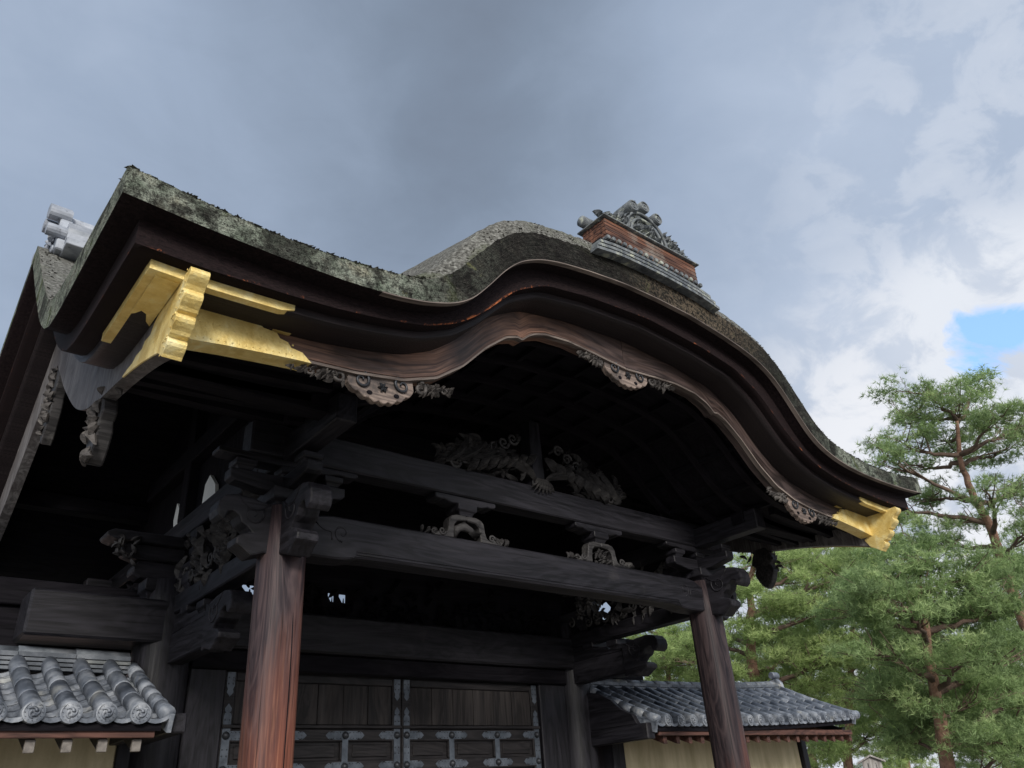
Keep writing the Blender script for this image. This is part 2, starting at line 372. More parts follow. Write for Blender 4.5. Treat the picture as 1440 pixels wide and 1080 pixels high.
# ------------------------------------------------------------------ mesh helpers
def setp(o, label=None, cat=None, group=None, kind=None):
    for k, v_ in (('label', label), ('category', cat), ('group', group), ('kind', kind)):
        if v_: o[k] = v_
    return o


def empty(name, loc, label, cat, group=None):
    o = bpy.data.objects.new(name, None); COL.objects.link(o); o.location = loc; o.empty_display_size = 0.2
    return setp(o, label, cat, group)


class MB:
    def __init__(s): s.v = []; s.f = []; s.uv = {}; s.sm = []

    def add(s, vs, fs, uvs=None, smooth=False):
        b = len(s.v); s.v += [tuple(p) for p in vs]
        for i, f in enumerate(fs):
            if uvs: s.uv[len(s.f)] = uvs[i]
            s.f.append(tuple(q + b for q in f)); s.sm.append(smooth)

    def box(s, x0, x1, y0, y1, z0, z1):
        vs = [(x, y, z) for z in (z0, z1) for y in (y0, y1) for x in (x0, x1)]
        s.add(vs, [(0, 2, 3, 1), (4, 5, 7, 6), (0, 1, 5, 4), (2, 6, 7, 3), (0, 4, 6, 2), (1, 3, 7, 5)])

    def frame(s, p0, p1, w, h, up=(0, 0, 1)):       # a bar of width w and height h from p0 to p1
        p0, p1 = Vector(p0), Vector(p1); d = (p1 - p0).normalized(); sd = d.cross(Vector(up)).normalized(); u = sd.cross(d)
        vs = [p + sd * (a * w / 2) + u * (b * h / 2) for p in (p0, p1) for a, b in ((-1, -1), (1, -1), (1, 1), (-1, 1))]
        s.add(vs, [(3, 2, 1, 0), (4, 5, 6, 7), (0, 1, 5, 4), (1, 2, 6, 5), (2, 3, 7, 6), (3, 0, 4, 7)])

    def prism(s, pts, m, w0, w1):                   # outline (a,b) through map m(a,b,w), between w0 and w1
        n = len(pts)
        vs = [m(a, b, w0) for a, b in pts] + [m(a, b, w1) for a, b in pts]
        fs = [tuple(range(n)), tuple(range(2 * n - 1, n - 1, -1))] + [(i, i + n, (i + 1) % n + n, (i + 1) % n) for i in range(n)]
        s.add(vs, fs)

    def tube(s, pts, rad, n=8, cap=True, smooth=True):
        pts = [Vector(p) for p in pts]; k = len(pts)
        if isinstance(rad, (int, float)): rad = [rad] * k
        vs = []; prev = None
        for i, p in enumerate(pts):
            d = (pts[min(i + 1, k - 1)] - pts[max(i - 1, 0)])
            if d.length < 1e-9: d = Vector((0, 0, 1))
            d.normalize()
            if prev is None:
                a = d.orthogonal().normalized()
            else:
                a = prev - d * prev.dot(d)
                a = a.normalized() if a.length > 1e-6 else d.orthogonal().normalized()
            prev = a; c = d.cross(a)
            for j in range(n):
                th = 2 * PI * j / n; vs.append(p + (a * math.cos(th) + c * math.sin(th)) * rad[i])
        fs = [(i * n + j, i * n + (j + 1) % n, (i + 1) * n + (j + 1) % n, (i + 1) * n + j) for i in range(k - 1) for j in range(n)]
        if cap: fs += [tuple(range(n - 1, -1, -1)), tuple(range((k - 1) * n, k * n))]
        s.add(vs, fs, smooth=smooth)

    def lathe(s, prof, org, axis='Y', n=20, smooth=False):   # prof: (radius, along axis)
        ox, oy, oz = org; vs = []
        for r, h in prof:
            for j in range(n):
                th = 2 * PI * j / n; a, b = r * math.cos(th), r * math.sin(th)
                vs.append({'Y': (ox + a, oy + h, oz + b), 'X': (ox + h, oy + a, oz + b), 'Z': (ox + a, oy + b, oz + h)}[axis])
        k = len(prof)
        fs = [(i * n + j, i * n + (j + 1) % n, (i + 1) * n + (j + 1) % n, (i + 1) * n + j) for i in range(k - 1) for j in range(n)]
        fs += [tuple(range(n - 1, -1, -1)), tuple(range((k - 1) * n, k * n))]
        s.add(vs, fs, smooth=smooth)

    def leaf(s, m, a, b, ang, ln, wd, curl=0.0, w=0.0, relief=0.02, seg=7):
        """a carved leaf lying on the plane of map m, w = depth of its back"""
        vs = []; x, y, th = a, b, ang
        for i in range(seg + 1):
            t_ = i / seg; wi = wd * (math.sin(PI * min(1, t_ * 0.93 + 0.07)) ** 0.75) * (1 - 0.25 * t_)
            nx, ny = -math.sin(th), math.cos(th)
            rl = relief * (0.5 + math.sin(PI * t_))
            vs += [m(x + nx * wi / 2, y + ny * wi / 2, w - rl * 0.45), m(x, y, w - rl * 1.15), m(x - nx * wi / 2, y - ny * wi / 2, w - rl * 0.45), m(x, y, w)]
            x += math.cos(th) * ln / seg; y += math.sin(th) * ln / seg; th += curl / seg
        fs = [(i * 4 + j, i * 4 + (j + 1) % 4, i * 4 + 4 + (j + 1) % 4, i * 4 + 4 + j) for i in range(seg) for j in range(4)]
        fs += [(0, 1, 2, 3), (seg * 4 + 3, seg * 4 + 2, seg * 4 + 1, seg * 4)]
        s.add(vs, fs)

    def spiral(s, m, a, b, r0, ang, turns, rad, hand=1, w=0.0, n=6):
        """a curl that starts at radius r0 and winds inwards"""
        k = max(8, int(turns * 14)); pts = []; rr = []
        for i in range(k + 1):
            t_ = i / k; r = r0 * (1 - 0.82 * t_); th = ang + hand * turns * 2 * PI * t_
            pts.append(m(a + r * math.cos(th), b + r * math.sin(th), w)); rr.append(rad * (1 - 0.45 * t_))
        s.tube(pts, rr, n)

    def rosette(s, m, a, b, r, petals=6, w=0.0, relief=0.015):
        for i in range(petals):
            s.leaf(m, a, b, 2 * PI * i / petals, r, r * 2.6 / petals * 1.3, 0, w, relief, 4)
        c = [m(a + r * 0.25 * math.cos(q), b + r * 0.25 * math.sin(q), w - relief) for q in [2 * PI * j / 8 for j in range(8)]]
        s.add(c + [m(a, b, w - relief * 2.0)], [(j, (j + 1) % 8, 8) for j in range(8)])

    def build(s, name, mat, parent=None, bevel=0, smooth=None, seg=1):
        me = bpy.data.meshes.new(name); me.from_pydata(s.v, [], s.f); me.update()
        if s.uv:
            ul = me.uv_layers.new(name='uv')
            for p in me.polygons:
                if p.index in s.uv:
                    for li, q in zip(p.loop_indices, s.uv[p.index]): ul.data[li].uv = q
        for p, q in zip(me.polygons, s.sm): p.use_smooth = q if smooth is None else smooth
        bm = bmesh.new(); bm.from_mesh(me)
        bmesh.ops.recalc_face_normals(bm, faces=bm.faces)
        if bevel:
            ed = [e for e in bm.edges if len(e.link_faces) == 2 and e.calc_face_angle(0) > 0.6]
            bmesh.ops.bevel(bm, geom=ed, offset=bevel, segments=seg, affect='EDGES', clamp_overlap=True, profile=0.6)
        bm.to_mesh(me); bm.free()
        me.materials.append(mat); o = bpy.data.objects.new(name, me); COL.objects.link(o)
        if parent:
            o.parent = parent
            o.matrix_parent_inverse = Matrix.Translation(-Vector(world_loc(parent)))
        return o


def world_loc(o):
    l = Vector((0, 0, 0))
    while o: l += o.location if o.type == 'EMPTY' else Vector((0, 0, 0)); o = o.parent
    return l


def XZ(Y0): return lambda a, b, w: (a, Y0 + w, b)           # w grows away from the viewer
def YZl(X0): return lambda a, b, w: (X0 + w, a, b)          # seen from the left (w grows to the right)
def YZr(X0): return lambda a, b, w: (X0 - w, a, b)


def box(name, mat, parent, x0, x1, y0, y1, z0, z1, bevel=0.008):
    b = MB(); b.box(x0, x1, y0, y1, z0, z1); return b.build(name, mat, parent, bevel)


def curve(pts, smooth=0.05):
    xs = np.array([p[0] for p in pts]); zs = np.array([p[1] for p in pts])
    g = np.arange(xs[0] - 0.6, xs[-1] + 0.6, 0.01)
    y = np.interp(g, xs, zs)
    y[g < xs[0]] = zs[0] + (g[g < xs[0]] - xs[0]) * (zs[1] - zs[0]) / (xs[1] - xs[0])
    y[g > xs[-1]] = zs[-1] + (g[g > xs[-1]] - xs[-1]) * (zs[-1] - zs[-2]) / (xs[-1] - xs[-2])
    if smooth:
        k = int(smooth * 3 / 0.01); w = np.exp(-0.5 * (np.arange(-k, k + 1) * 0.01 / smooth) ** 2); w /= w.sum()
        y = np.convolve(np.pad(y, k, mode='edge'), w, 'valid')
    return lambda q: np.interp(q, g, y)


def sym(pts):
    return [(-a, b) for a, b in reversed(pts) if a > 0] + pts


# curves of the undulating eave: height against x, and of the gable slope: height against y
K_lip = curve(sym([(0, 5.19), (.4, 5.18), (.8, 5.135), (1.1, 5.085), (1.3, 5.03), (1.5, 4.93), (1.65, 4.79), (1.8, 4.60), (1.95, 4.43), (2.1, 4.34), (2.3, 4.275), (2.5, 4.24), (2.8, 4.215), (3.2, 4.21), (3.6, 4.22), (4.05, 4.25)]))
K_top = curve(sym([(0, 5.40), (.5, 5.39), (.9, 5.34), (1.3, 5.27), (1.55, 5.16), (1.75, 4.98), (1.9, 4.79), (2.1, 4.56), (2.3, 4.44), (2.55, 4.39), (2.9, 4.355), (3.3, 4.35), (3.6, 4.37), (4.05, 4.42)]))
K_A = curve(sym([(0, 5.07), (.7, 5.02), (1.15, 4.945), (1.45, 4.78), (1.75, 4.48), (1.95, 4.325), (2.2, 4.215), (2.5, 4.155), (2.8, 4.115), (3.1, 4.095), (3.5, 4.08), (3.9, 4.09)]))
BOT = [(0, 4.735), (.35, 4.765), (.65, 4.785), (.9, 4.765), (1.05, 4.71), (1.12, 4.655), (1.145, 4.625), (1.18, 4.645), (1.3, 4.60), (1.49, 4.45), (1.7, 4.235), (1.92, 4.075), (2.17, 3.985), (2.5, 3.935), (2.96, 3.905), (3.3, 3.87), (3.6, 3.83)]
K_bot = curve(sym(BOT), 0.012)
MAIN = [(-1.79, 4.05), (-1.3, 4.10), (-.9, 4.16), (-.5, 4.235), (-.18, 4.35), (.2, 4.60), (.44, 4.80), (1.27, 5.53), (1.75, 5.97), (2.12, 6.30)]
M_lip = curve(MAIN, 0.08)
YM = 2.12                                                  # the ridge line; the back half mirrors the front


def smax(a, b, k=0.09):
    h = np.clip(0.5 + 0.5 * (a - b) / k, 0, 1); return b * (1 - h) + a * h + k * h * (1 - h)


def fold(Y): return YM - np.abs(np.asarray(Y, float) - YM)


def Flip(x, Y): return smax(M_lip(fold(Y)) - 0.02, K_lip(x))
def FA(x, Y): return smax(M_lip(fold(Y)) - 0.14, K_A(x))


def Ftop(x, Y):
    yf = fold(Y); d = yf + 1.785
    w = np.clip((2.6 - np.abs(x)) / 0.7, 0, 1); w = w * w * (3 - 2 * w)
    rr = 0.17 * w * np.sin(np.clip(d / 0.11, 0, 1) * PI / 2) + 0.1 * np.clip(d, 0, 3)
    return smax(M_lip(yf) + 0.19, K_top(x / (1 + 0.085 * np.clip(d - 0.05, 0, 1))) + rr)


def slab(name, mat, parent, xe, ye, ftop, fbot, ys_front, nx=161, jit=0.0, matface=None, matbot=None, ymax=None):
    """a solid that follows the roof: top and bottom height fields, cut square at the edges"""
    xs = np.linspace(-xe, xe, nx); yf = np.array(ys_front); ys = np.concatenate([yf, 2 * YM - yf[::-1][1:]])
    X, Y = np.meshgrid(xs, ys); T = ftop(X, Y); B = fbot(X, Y)
    J = (nr.rand(*T.shape) - 0.5) * jit
    ny = len(ys); n = nx * ny
    V = np.concatenate([np.stack([X, Y, T + J], -1).reshape(-1, 3), np.stack([X, Y, B], -1).reshape(-1, 3)])
    F = []; U = {}; face_idx = []
    id_ = lambda i, j: i * nx + j
    for i in range(ny - 1):
        for j in range(nx - 1):
            F.append((id_(i, j), id_(i, j + 1), id_(i + 1, j + 1), id_(i + 1, j)))
            F.append((n + id_(i + 1, j), n + id_(i + 1, j + 1), n + id_(i, j + 1), n + id_(i, j)))
    nf = len(F)

    def wall(a, b):
        # a,b top ids of an edge
        F.append((n + a, n + b, b, a))
        ua = V[a][0] + V[a][1]; ub = V[b][0] + V[b][1]
        U[len(F) - 1] = [(ua, 0), (ub, 0), (ub, V[b][2] - V[n + b][2]), (ua, V[a][2] - V[n + a][2])]
    for j in range(nx - 1): wall(id_(0, j), id_(0, j + 1)); wall(id_(ny - 1, j + 1), id_(ny - 1, j))
    for i in range(ny - 1): wall(id_(i + 1, 0), id_(i, 0)); wall(id_(i, nx - 1), id_(i + 1, nx - 1))
    me = bpy.data.meshes.new(name); me.from_pydata(V.tolist(), [], F); me.update()
    ul = me.uv_layers.new(name='uv')
    for k, q in U.items():
        for li, c in zip(me.polygons[k].loop_indices, q): ul.data[li].uv = c
    me.materials.append(mat)
    if matbot:
        me.materials.append(matbot); me.materials.append(matbot)
        for k in range(1, nf, 2): me.polygons[k].material_index = 1
    if matface:
        me.materials.append(matface); fi = len(me.materials) - 1
        for k in range(nf, len(F)): me.polygons[k].material_index = fi
    for k in range(nf): me.polygons[k].use_smooth = True
    o = bpy.data.objects.new(name, me); COL.objects.link(o); o.parent = parent
    return o


# ------------------------------------------------------------------ ground
g = MB(); g.add([(-1500, -1500, 0), (1500, -1500, 0), (1500, 1500, 0), (-1500, 1500, 0)], [(0, 1, 2, 3)])
go = g.build('ground', M['gravel']); setp(go, 'pale gravel ground in front of and around the gate', 'ground', kind='structure')

# ------------------------------------------------------------------ the gate
G = empty('karahafu_gate', (0, 0, 0), 'huge black timber temple gate with undulating bark-thatched roof and gilt corner fittings', 'gate')

YF = [-1.785, -1.775, -1.76, -1.74, -1.72, -1.70, -1.68, -1.66, -1.6, -1.5, -1.4, -1.25, -1.1, -.9, -.7, -.5, -.3, -.1, .1, .3, .5, .7, .9, 1.1, 1.3, 1.5, 1.7, 1.85, 1.98, 2.06, 2.12]
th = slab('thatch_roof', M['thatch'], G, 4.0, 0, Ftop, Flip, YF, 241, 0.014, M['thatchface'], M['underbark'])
slab('bark_fascia', M['fascia'], G, 3.88, 0, lambda x, y: Flip(x, y) + 0.01, FA, [-1.65] + [q for q in YF if q > -1.62], 201)
slab('eave_fascia_board', M['darkU'], G, 3.77, 0, lambda x, y: FA(x, y) + 0.01, lambda x, y: FA(x, y) - 0.045, [-1.56] + [q for q in YF if q > -1.55], 201)
slab('soffit', M['blackX'], G, 3.55, 0, lambda x, y: FA(x, y) - 0.03, lambda x, y: FA(x, y) - 0.075, [-1.27] + [q for q in YF if q > -1.26], 121)
# pale worn lath under the thatch edge
lb = MB(); xs = np.linspace(-2.6, 3.9, 181)
for i in range(180):
    vs = [(xs[i + k], y, float(Flip(xs[i + k], -1.785)) + dz) for k in (0, 1) for y, dz in ((-1.790, -0.005), (-1.790, 0.003), (-1.75, 0.003), (-1.75, -0.005))]
    uu = [(xs[i], 0), (xs[i], .02), (xs[i + 1], .02), (xs[i + 1], 0)]
    lb.add(vs, [(0, 1, 5, 4), (1, 2, 6, 5), (3, 0, 4, 7), (2, 3, 7, 6)], [uu] * 4)
lb.build('eave_lath', M['trim'], G)

# loose bark flakes and moss that roughen the edge of the thatch
fl = MB()
for k in range(4200):
    x = rnd.uniform(-4.0, 4.0); y = -1.785 + abs(rnd.gauss(0, 0.03))
    if abs(x) < 2.3 and rnd.random() < .8: continue
    if rnd.random() < 0.18: x = rnd.choice((-1, 1)) * (3.99 - abs(rnd.gauss(0, 0.12))); y = rnd.uniform(-1.78, 2.0)
    z = float(Ftop(np.array(min(4, max(-4, x))), np.array(y)))
    s_ = rnd.uniform(0.004, 0.012) * (1.2 if abs(x) > 2.2 else 0.8)
    a = rnd.uniform(0, 2 * PI); tilt = rnd.uniform(0.1, 0.7)
    p = Vector((x, y, z - s_ * 0.1)); e1 = Vector((math.cos(a), math.sin(a), rnd.uniform(-.2, .3))) * s_ * 1.4; e2 = Vector((-math.sin(a), math.cos(a), rnd.uniform(-.2, .2))) * s_; e3 = Vector((0, 0, s_ * rnd.uniform(.4, 1.0)))
    fl.add([p - e1 - e2, p + e1 - e2, p + e2, p + e3], [(0, 1, 3), (1, 2, 3), (2, 0, 3), (0, 2, 1)])
fo = fl.build('moss_and_flakes', M['thatch'], G)
setp(fo, kind='stuff')


def ruled(name, mat, parent, xs, ztop, zbot, y0, y1, bevel=0):
    """a board whose front outline runs between two height curves, with UVs along it"""
    b = MB(); n = len(xs); u = 0; us = [0]
    for i in range(1, n):
        u += math.hypot(xs[i] - xs[i - 1], (zbot[i] + ztop[i] - zbot[i - 1] - ztop[i - 1]) / 2); us.append(u)
    vs = []
    for i in range(n):
        vs += [(xs[i], y0, zbot[i]), (xs[i], y0, ztop[i]), (xs[i], y1, ztop[i]), (xs[i], y1, zbot[i])]
    fs = []; uv = []
    for i in range(n - 1):
        a = i * 4; h0 = ztop[i] - zbot[i]; h1 = ztop[i + 1] - zbot[i + 1]; t_ = y1 - y0
        fs.append((a, a + 4, a + 5, a + 1)); uv.append([(us[i], 0), (us[i + 1], 0), (us[i + 1], h1), (us[i], h0)])
        fs.append((a + 1, a + 5, a + 6, a + 2)); uv.append([(us[i], 0), (us[i + 1], 0), (us[i + 1], t_), (us[i], t_)])
        fs.append((a + 2, a + 6, a + 7, a + 3)); uv.append([(us[i], h0), (us[i + 1], h1), (us[i + 1], 0), (us[i], 0)])
        fs.append((a + 3, a + 7, a + 4, a)); uv.append([(us[i], 0), (us[i + 1], 0), (us[i + 1], t_), (us[i], t_)])
    fs += [(0, 1, 2, 3), (4 * n - 1, 4 * n - 2, 4 * n - 3, 4 * n - 4)]; uv += [[(0, 0), (0, .1), (.1, .1), (.1, 0)]] * 2
    b.add(vs, fs, uv); return b.build(name, mat, parent)


# stepped boards under the thatch, then the great curved bargeboard in two halves
xs = np.linspace(-3.50, 3.50, 281)
xl = np.linspace(-3.52, -0.003, 200); xr = np.linspace(0.003, 3.52, 200)
hafus = []
for side, xx in ((-1, xl), (1, xr)):
    o = ruled('curved_bargeboard', M['board'], G, xx, K_A(xx) - 0.03, K_bot(xx), -1.325, -1.235)
    hafus.append(o)
    ruled('bead', M['trim'], o, xx, K_bot(xx) + 0.014, K_bot(xx) - 0.003, -1.343, -1.300)
    ruled('bead', M['board'], o, xx, K_bot(xx) + 0.040, K_bot(xx) + 0.028, -1.331, -1.32)
# the same boards at the back
for xx in (xl, xr):
    ruled('curved_bargeboard', M['darkU'], G, xx, K_A(xx) - 0.03, K_bot(xx), 2 * YM + 1.235, 2 * YM + 1.325)

# gable bargeboards, one each side, front and back slopes
HLOW = curve([(-1.66, 3.60), (-1.3, 3.745), (-.9, 3.86), (-.44, 3.955), (0, 4.02), (.41, 4.13), (.76, 4.30), (1.45, 4.78), (2.14, 5.34)], 0.16)


def side_outline(y0, y1, n, off=0.0):
    ys = np.linspace(y0, y1, n)
    top = [(float(y), float(FA(3.6, y)) - 0.035 + off) for y in ys]; low = [(float(y), float(HLOW(y)) - off) for y in ys]
    return low, top


def scallop_front(zt, zb, y, back, n=4, off=0.0):
    """lobed end of a board: from top to bottom, stepping back"""
    pts = []
    for k in range(n):
        z0 = zt + (zb - zt) * k / n; z1 = zt + (zb - zt) * (k + 1) / n; y0 = y + back * (k / n) ** 1.2; hh = (z0 - z1)
        for q in range(7):
            t_ = q / 6.0; pts.append((y0 - 0.035 * math.sin(PI * min(1, 0.12 + t_)) - off + back / n * t_ * 0.5, z0 - hh * t_ * 0.93))
    return pts


for sx in (-1, 1):
    mp = YZl(sx * 3.61) if sx < 0 else YZr(sx * 3.61)
    for half in (0, 1):
        low, top = side_outline(-1.36 if half == 0 else -1.55, YM, 40)
        if half: low = [(2 * YM - a, b) for a, b in low]; top = [(2 * YM - a, b) for a, b in top]
        b = MB()
        for i in range(len(low) - 1):
            b.prism([low[i], low[i + 1], top[i + 1], top[i]], mp, 0, 0.085)
        # weld the strip into one solid look by removing inner caps is unnecessary: they are hidden inside
        o = b.build('gable_bargeboard', M['sideboard'], G)
        if half: continue
        # gilt cap on the front end: wraps the board, lobed nose, scalloped rear edge
        lw, tp = side_outline(-1.60, -1.02, 12, 0.004)
        nose = scallop_front(tp[0][1], lw[0][1] + 0.035, -1.655, 0.30)
        rear = []
        zt, zb = tp[-1][1], float(HLOW(-0.62))
        hl = lambda q: float(HLOW(q))
        rear = [(-1.18, float(FA(3.6, -1.18)) - .033), (-1.20, hl(-1.2) + .26), (-1.13, hl(-1.13) + .20), (-1.10, hl(-1.1) + .15), (-1.0, hl(-1.0) + .13), (-0.97, hl(-.97) + .09)]
        tail = [(-0.86, hl(-.86) + 0.075), (-0.80, hl(-.8) + 0.04), (-0.70, hl(-.7) + 0.025), (-0.62, hl(-.62) + .004)]
        lowp = [(y_, float(HLOW(y_)) - 0.006) for y_ in (-0.62, -0.8, -1.0, -1.2, -1.32)]
        outl = nose + list(reversed(lowp)) + list(reversed(tail)) + list(reversed(rear)) + [(-1.5, float(FA(3.6, -1.5)) - .033)]
        c = MB(); c.prism(outl, mp, -0.006, 0.004)
        c.prism(nose + [(-1.30, hl(-1.3) - .004), (-1.26, hl(-1.26) + .06), (-1.33, hl(-1.33) + .12), (-1.27, hl(-1.27) + .2), (-1.30, float(FA(3.6, -1.3)) - .034)], mp, 0.0035, 0.091)
        for q in range(14): c.lathe([(.0075, -.005), (.002, .0)] if sx < 0 else [(.002, 0), (.0075, .005)], (sx * 3.617, nose[2 * q + 0][0] + .035, nose[2 * q][1]), 'X', 6)
        c.build('gilt_end_cap', M['gold'], o, 0.002)
        for kz in range(1, 4):
            zz = tp[0][1] + (lw[0][1] + 0.035 - tp[0][1]) * kz / 4
            cc = MB(); cc.box(sx * 3.62 if sx < 0 else 3.52, sx * 3.62 + 0.10 if sx < 0 else 3.62, -1.66 + 0.30 * (kz / 4) ** 1.2, -1.60 + 0.30 * (kz / 4) ** 1.2, zz - 0.006, zz + 0.006); cc.build('gilt_rib', M['gold'], o)

# gilt fittings on the front bargeboard and on the fascia strips
for sx, par in ((-1, hafus[0]), (1, hafus[1])):
    zt = lambda x: float(K_A(x)) - 0.034
    zb = lambda x: float(K_bot(x)) - 0.008
    o1 = [(3.53, zb(3.53)), (3.3, zb(3.3)), (3.1, zb(3.1)), (2.9, zb(2.9)), (2.80, zb(2.8)), (2.86, zb(2.86) + 0.055), (2.93, zb(2.93) + .07), (2.95, zb(2.95) + .10), (3.00, zb(3.0) + .115), (3.02, zb(3.0) + .145),
          (3.10, zb(3.0) + .150), (3.11, zb(3.0) + .158), (3.02, zb(3.0) + .162), (2.99, zb(3.0) + 0.16), (2.94, zb(3.0) + .165), (2.90, zb(3.0) + .19), (2.84, zb(3.0) + .185), (2.79, zt(2.8) - 0.0), (2.9, zt(2.9)), (3.1, zt(3.1)), (3.3, zt(3.3)), (3.53, zt(3.53))]
    pts = [(sx * a, b) for a, b in o1]
    b = MB(); b.prism(pts, XZ(-1.352), 0, 0.122)
    for q in range(16): b.lathe([(.002, -.005), (.0075, 0.001)], (sx * (2.92 + q * .038), -1.352, zb(2.92 + q * .038) + .022), 'Y', 6)
    for q in range(16): b.lathe([(.002, -.005), (.0075, 0.001)], (sx * (2.92 + q * .038), -1.352, zt(2.92 + q * .038) - .085), 'Y', 6)
    b.build('gilt_corner_plate', M['gold'], par, 0.003)
    b = MB(); b.prism([(sx * 3.045, zb(3) + .185), (sx * 3.075, zb(3) + .20), (sx * 3.095, zb(3) + .185), (sx * 3.095, zb(3) + .165), (sx * 3.07, zb(3) + .152), (sx * 3.045, zb(3) + .16), (sx * 3.02, zb(3) + .172)], XZ(-1.3535), 0, .0015); b.build('heart_opening', M['board'], par)
    # strip along fascia: front leg and side leg, mitred at the corner
    b = MB()
    n = 10
    for i in range(n):
        a0 = 3.78 - i * (0.76 / n); a1 = 3.78 - (i + 1) * (0.76 / n); e0 = 0.0 if i < n - 1 else 0.02
        z0, z1 = float(FA(a0, -1.56)), float(FA(a1, -1.56))
        b.prism([(sx * a0, z0 - 0.055), (sx * a1, z1 - 0.055 + e0), (sx * a1, z1 - 0.002), (sx * a0, z0 - 0.002)], XZ(-1.572), 0, 0.05)
    b.build('gilt_strip', M['gold'], par, 0)
    b = MB()
    for i in range(n):
        a0 = -1.52 + i * 0.078; a1 = a0 + 0.078
        z0, z1 = float(FA(3.77, a0)), float(FA(3.77, a1))
        b.prism([(a0, z0 - 0.055), (a1, z1 - 0.055), (a1, z1 - 0.002), (a0, z0 - 0.002)], YZl(-3.782) if sx < 0 else YZr(3.782), 0, 0.05)
    b.build('gilt_strip', M['gold'], par, 0)
    # gilt soffit plate between strip and gable board
    z = float(FA(3.7, -1.5)) - 0.051
    b = MB(); b.prism([(sx * 3.74, -1.53), (sx * 3.62, -1.53), (sx * 3.62, -1.06), (sx * 3.65, -1.10), (sx * 3.67, -1.17), (sx * 3.70, -1.19), (sx * 3.72, -1.15), (sx * 3.74, -1.13)], lambda a, bb, w: (a, bb, z - 0.012 + w), 0, 0.012)
    b.build('gilt_soffit_plate', M['gold'], par)


# carved pendants under the bargeboard
def pendant(x, zc, ang, broad=1.0, label=None):
    ca, sa = math.cos(ang), math.sin(ang)
    def m(a, b, w): return (x + a * ca - b * sa, -1.325 + w, zc + a * sa + b * ca)
    root = MB()
    W2 = 0.245 * broad
    outl = [(-W2, 0.06)]
    for i in range(43):
        t_ = i / 42; a = -W2 + 2 * W2 * t_
        outl.append((a, -0.135 * math.sin(PI * (0.06 + 0.88 * t_)) ** 0.8 - 0.016 * abs(math.sin(t_ * PI * 7))))
    outl.append((W2, 0.06))
    root.prism(outl, m, 0.005, 0.055)
    o = root.build('carved_pendant', M['palecarve'], hafus[0] if x <= 0 else hafus[1], 0.004)
    for h in (-1, 1):
        s_ = MB(); s_.spiral(m, h * W2 * 0.62, -0.012, 0.058, PI / 2 + (0.4 * h), 1.2, 0.011, h, -0.004); s_.build('scroll', M['stud'], o)
        s_ = MB(); s_.spiral(m, h * (W2 + 0.055), -0.005, 0.05, PI / 2, 1.3, 0.014, -h, 0.008); s_.build('scroll', M['greycarve'], o)
    f = MB(); f.rosette(m, 0, -0.045, 0.036, 6, 0.004, 0.016); f.build('flower_boss', M['stud'], o)
    for h in (-1, 1):
        hh = MB(); hh.prism([(h * 0.095 + 0.020 * math.cos(q), -0.088 + 0.014 * math.sin(q)) for q in [2 * PI * j / 10 for j in range(10)]], m, 0.0005, 0.006); hh.build('heart_hole', M['blackX'], o)
    lv = MB()
    for h in (-1, 1):
        for k in range(24):
            t_ = k / 23; a = h * (W2 + 0.04 + (0.31 if h * x > 0 else 0.26) * t_); b0 = 0.015 - 0.02 * (1 - t_)
            lv.leaf(m, a, b0 + rnd.uniform(-.03, .02) * (1 - t_ * .6), rnd.uniform(-PI, PI), rnd.uniform(.045, .085) * (1 - 0.4 * t_), rnd.uniform(.022, .034), rnd.uniform(-1.8, 1.8), 0.03, 0.026)
        lv.rosette(m, h * (W2 + 0.14), -0.012, 0.048, 8, 0.02, 0.024)
        lv.spiral(m, h * (W2 + 0.245), 0.0, 0.026, 0, 1.2, 0.008, h, 0.012)
        lv.spiral(m, h * (W2 + 0.285), 0.008, 0.018, 0, 1.2, 0.006, -h, 0.012)
    lv.build('carved_foliage', M['greycarve'], o)
    return o


pendant(-2.32, 3.945, 0.13, 0.95)
pendant(0.02, 4.735, 0.0, 1.05)
pendant(2.32, 3.945, -0.13, 0.95)


# pendants that hang from the gable boards (front slope and under the peak), both sides
def gable_pendant(sx, yc, zt, ln, parent):
    m = (YZl if sx < 0 else YZr)(sx * 3.60)
    b = MB()
    ol = [(-.07, 0), (-.12, -.08), (-.15, -.17), (-.10, -.22), (-.13, -.30), (-.09, -.40), (-.04, -.47), (0, -.50), (.04, -.47), (.09, -.40), (.13, -.30), (.10, -.22), (.15, -.17), (.12, -.08), (.07, 0)]
    b.prism([(yc + a, zt + q * ln / .5) for a, q in ol], m, 0, 0.09)
    o = b.build('gable_pendant', M['darkcarve'], parent, 0.01)
    l = MB()
    for k in range(26):
        l.leaf(m, yc + rnd.uniform(-.12, .12), zt - rnd.uniform(0, .9) * ln, rnd.uniform(-PI, PI), rnd.uniform(.06, .13), .04, rnd.uniform(-2, 2), 0.004, 0.03)
    for k in range(14):
        l.leaf(m, yc + rnd.uniform(-.33, .33), zt + rnd.uniform(-.05, .05), rnd.uniform(-PI, PI), rnd.uniform(.07, .12), .04, rnd.uniform(-2, 2), 0.05, 0.03)
    l.build('carved_foliage', M['greycarve'], o)


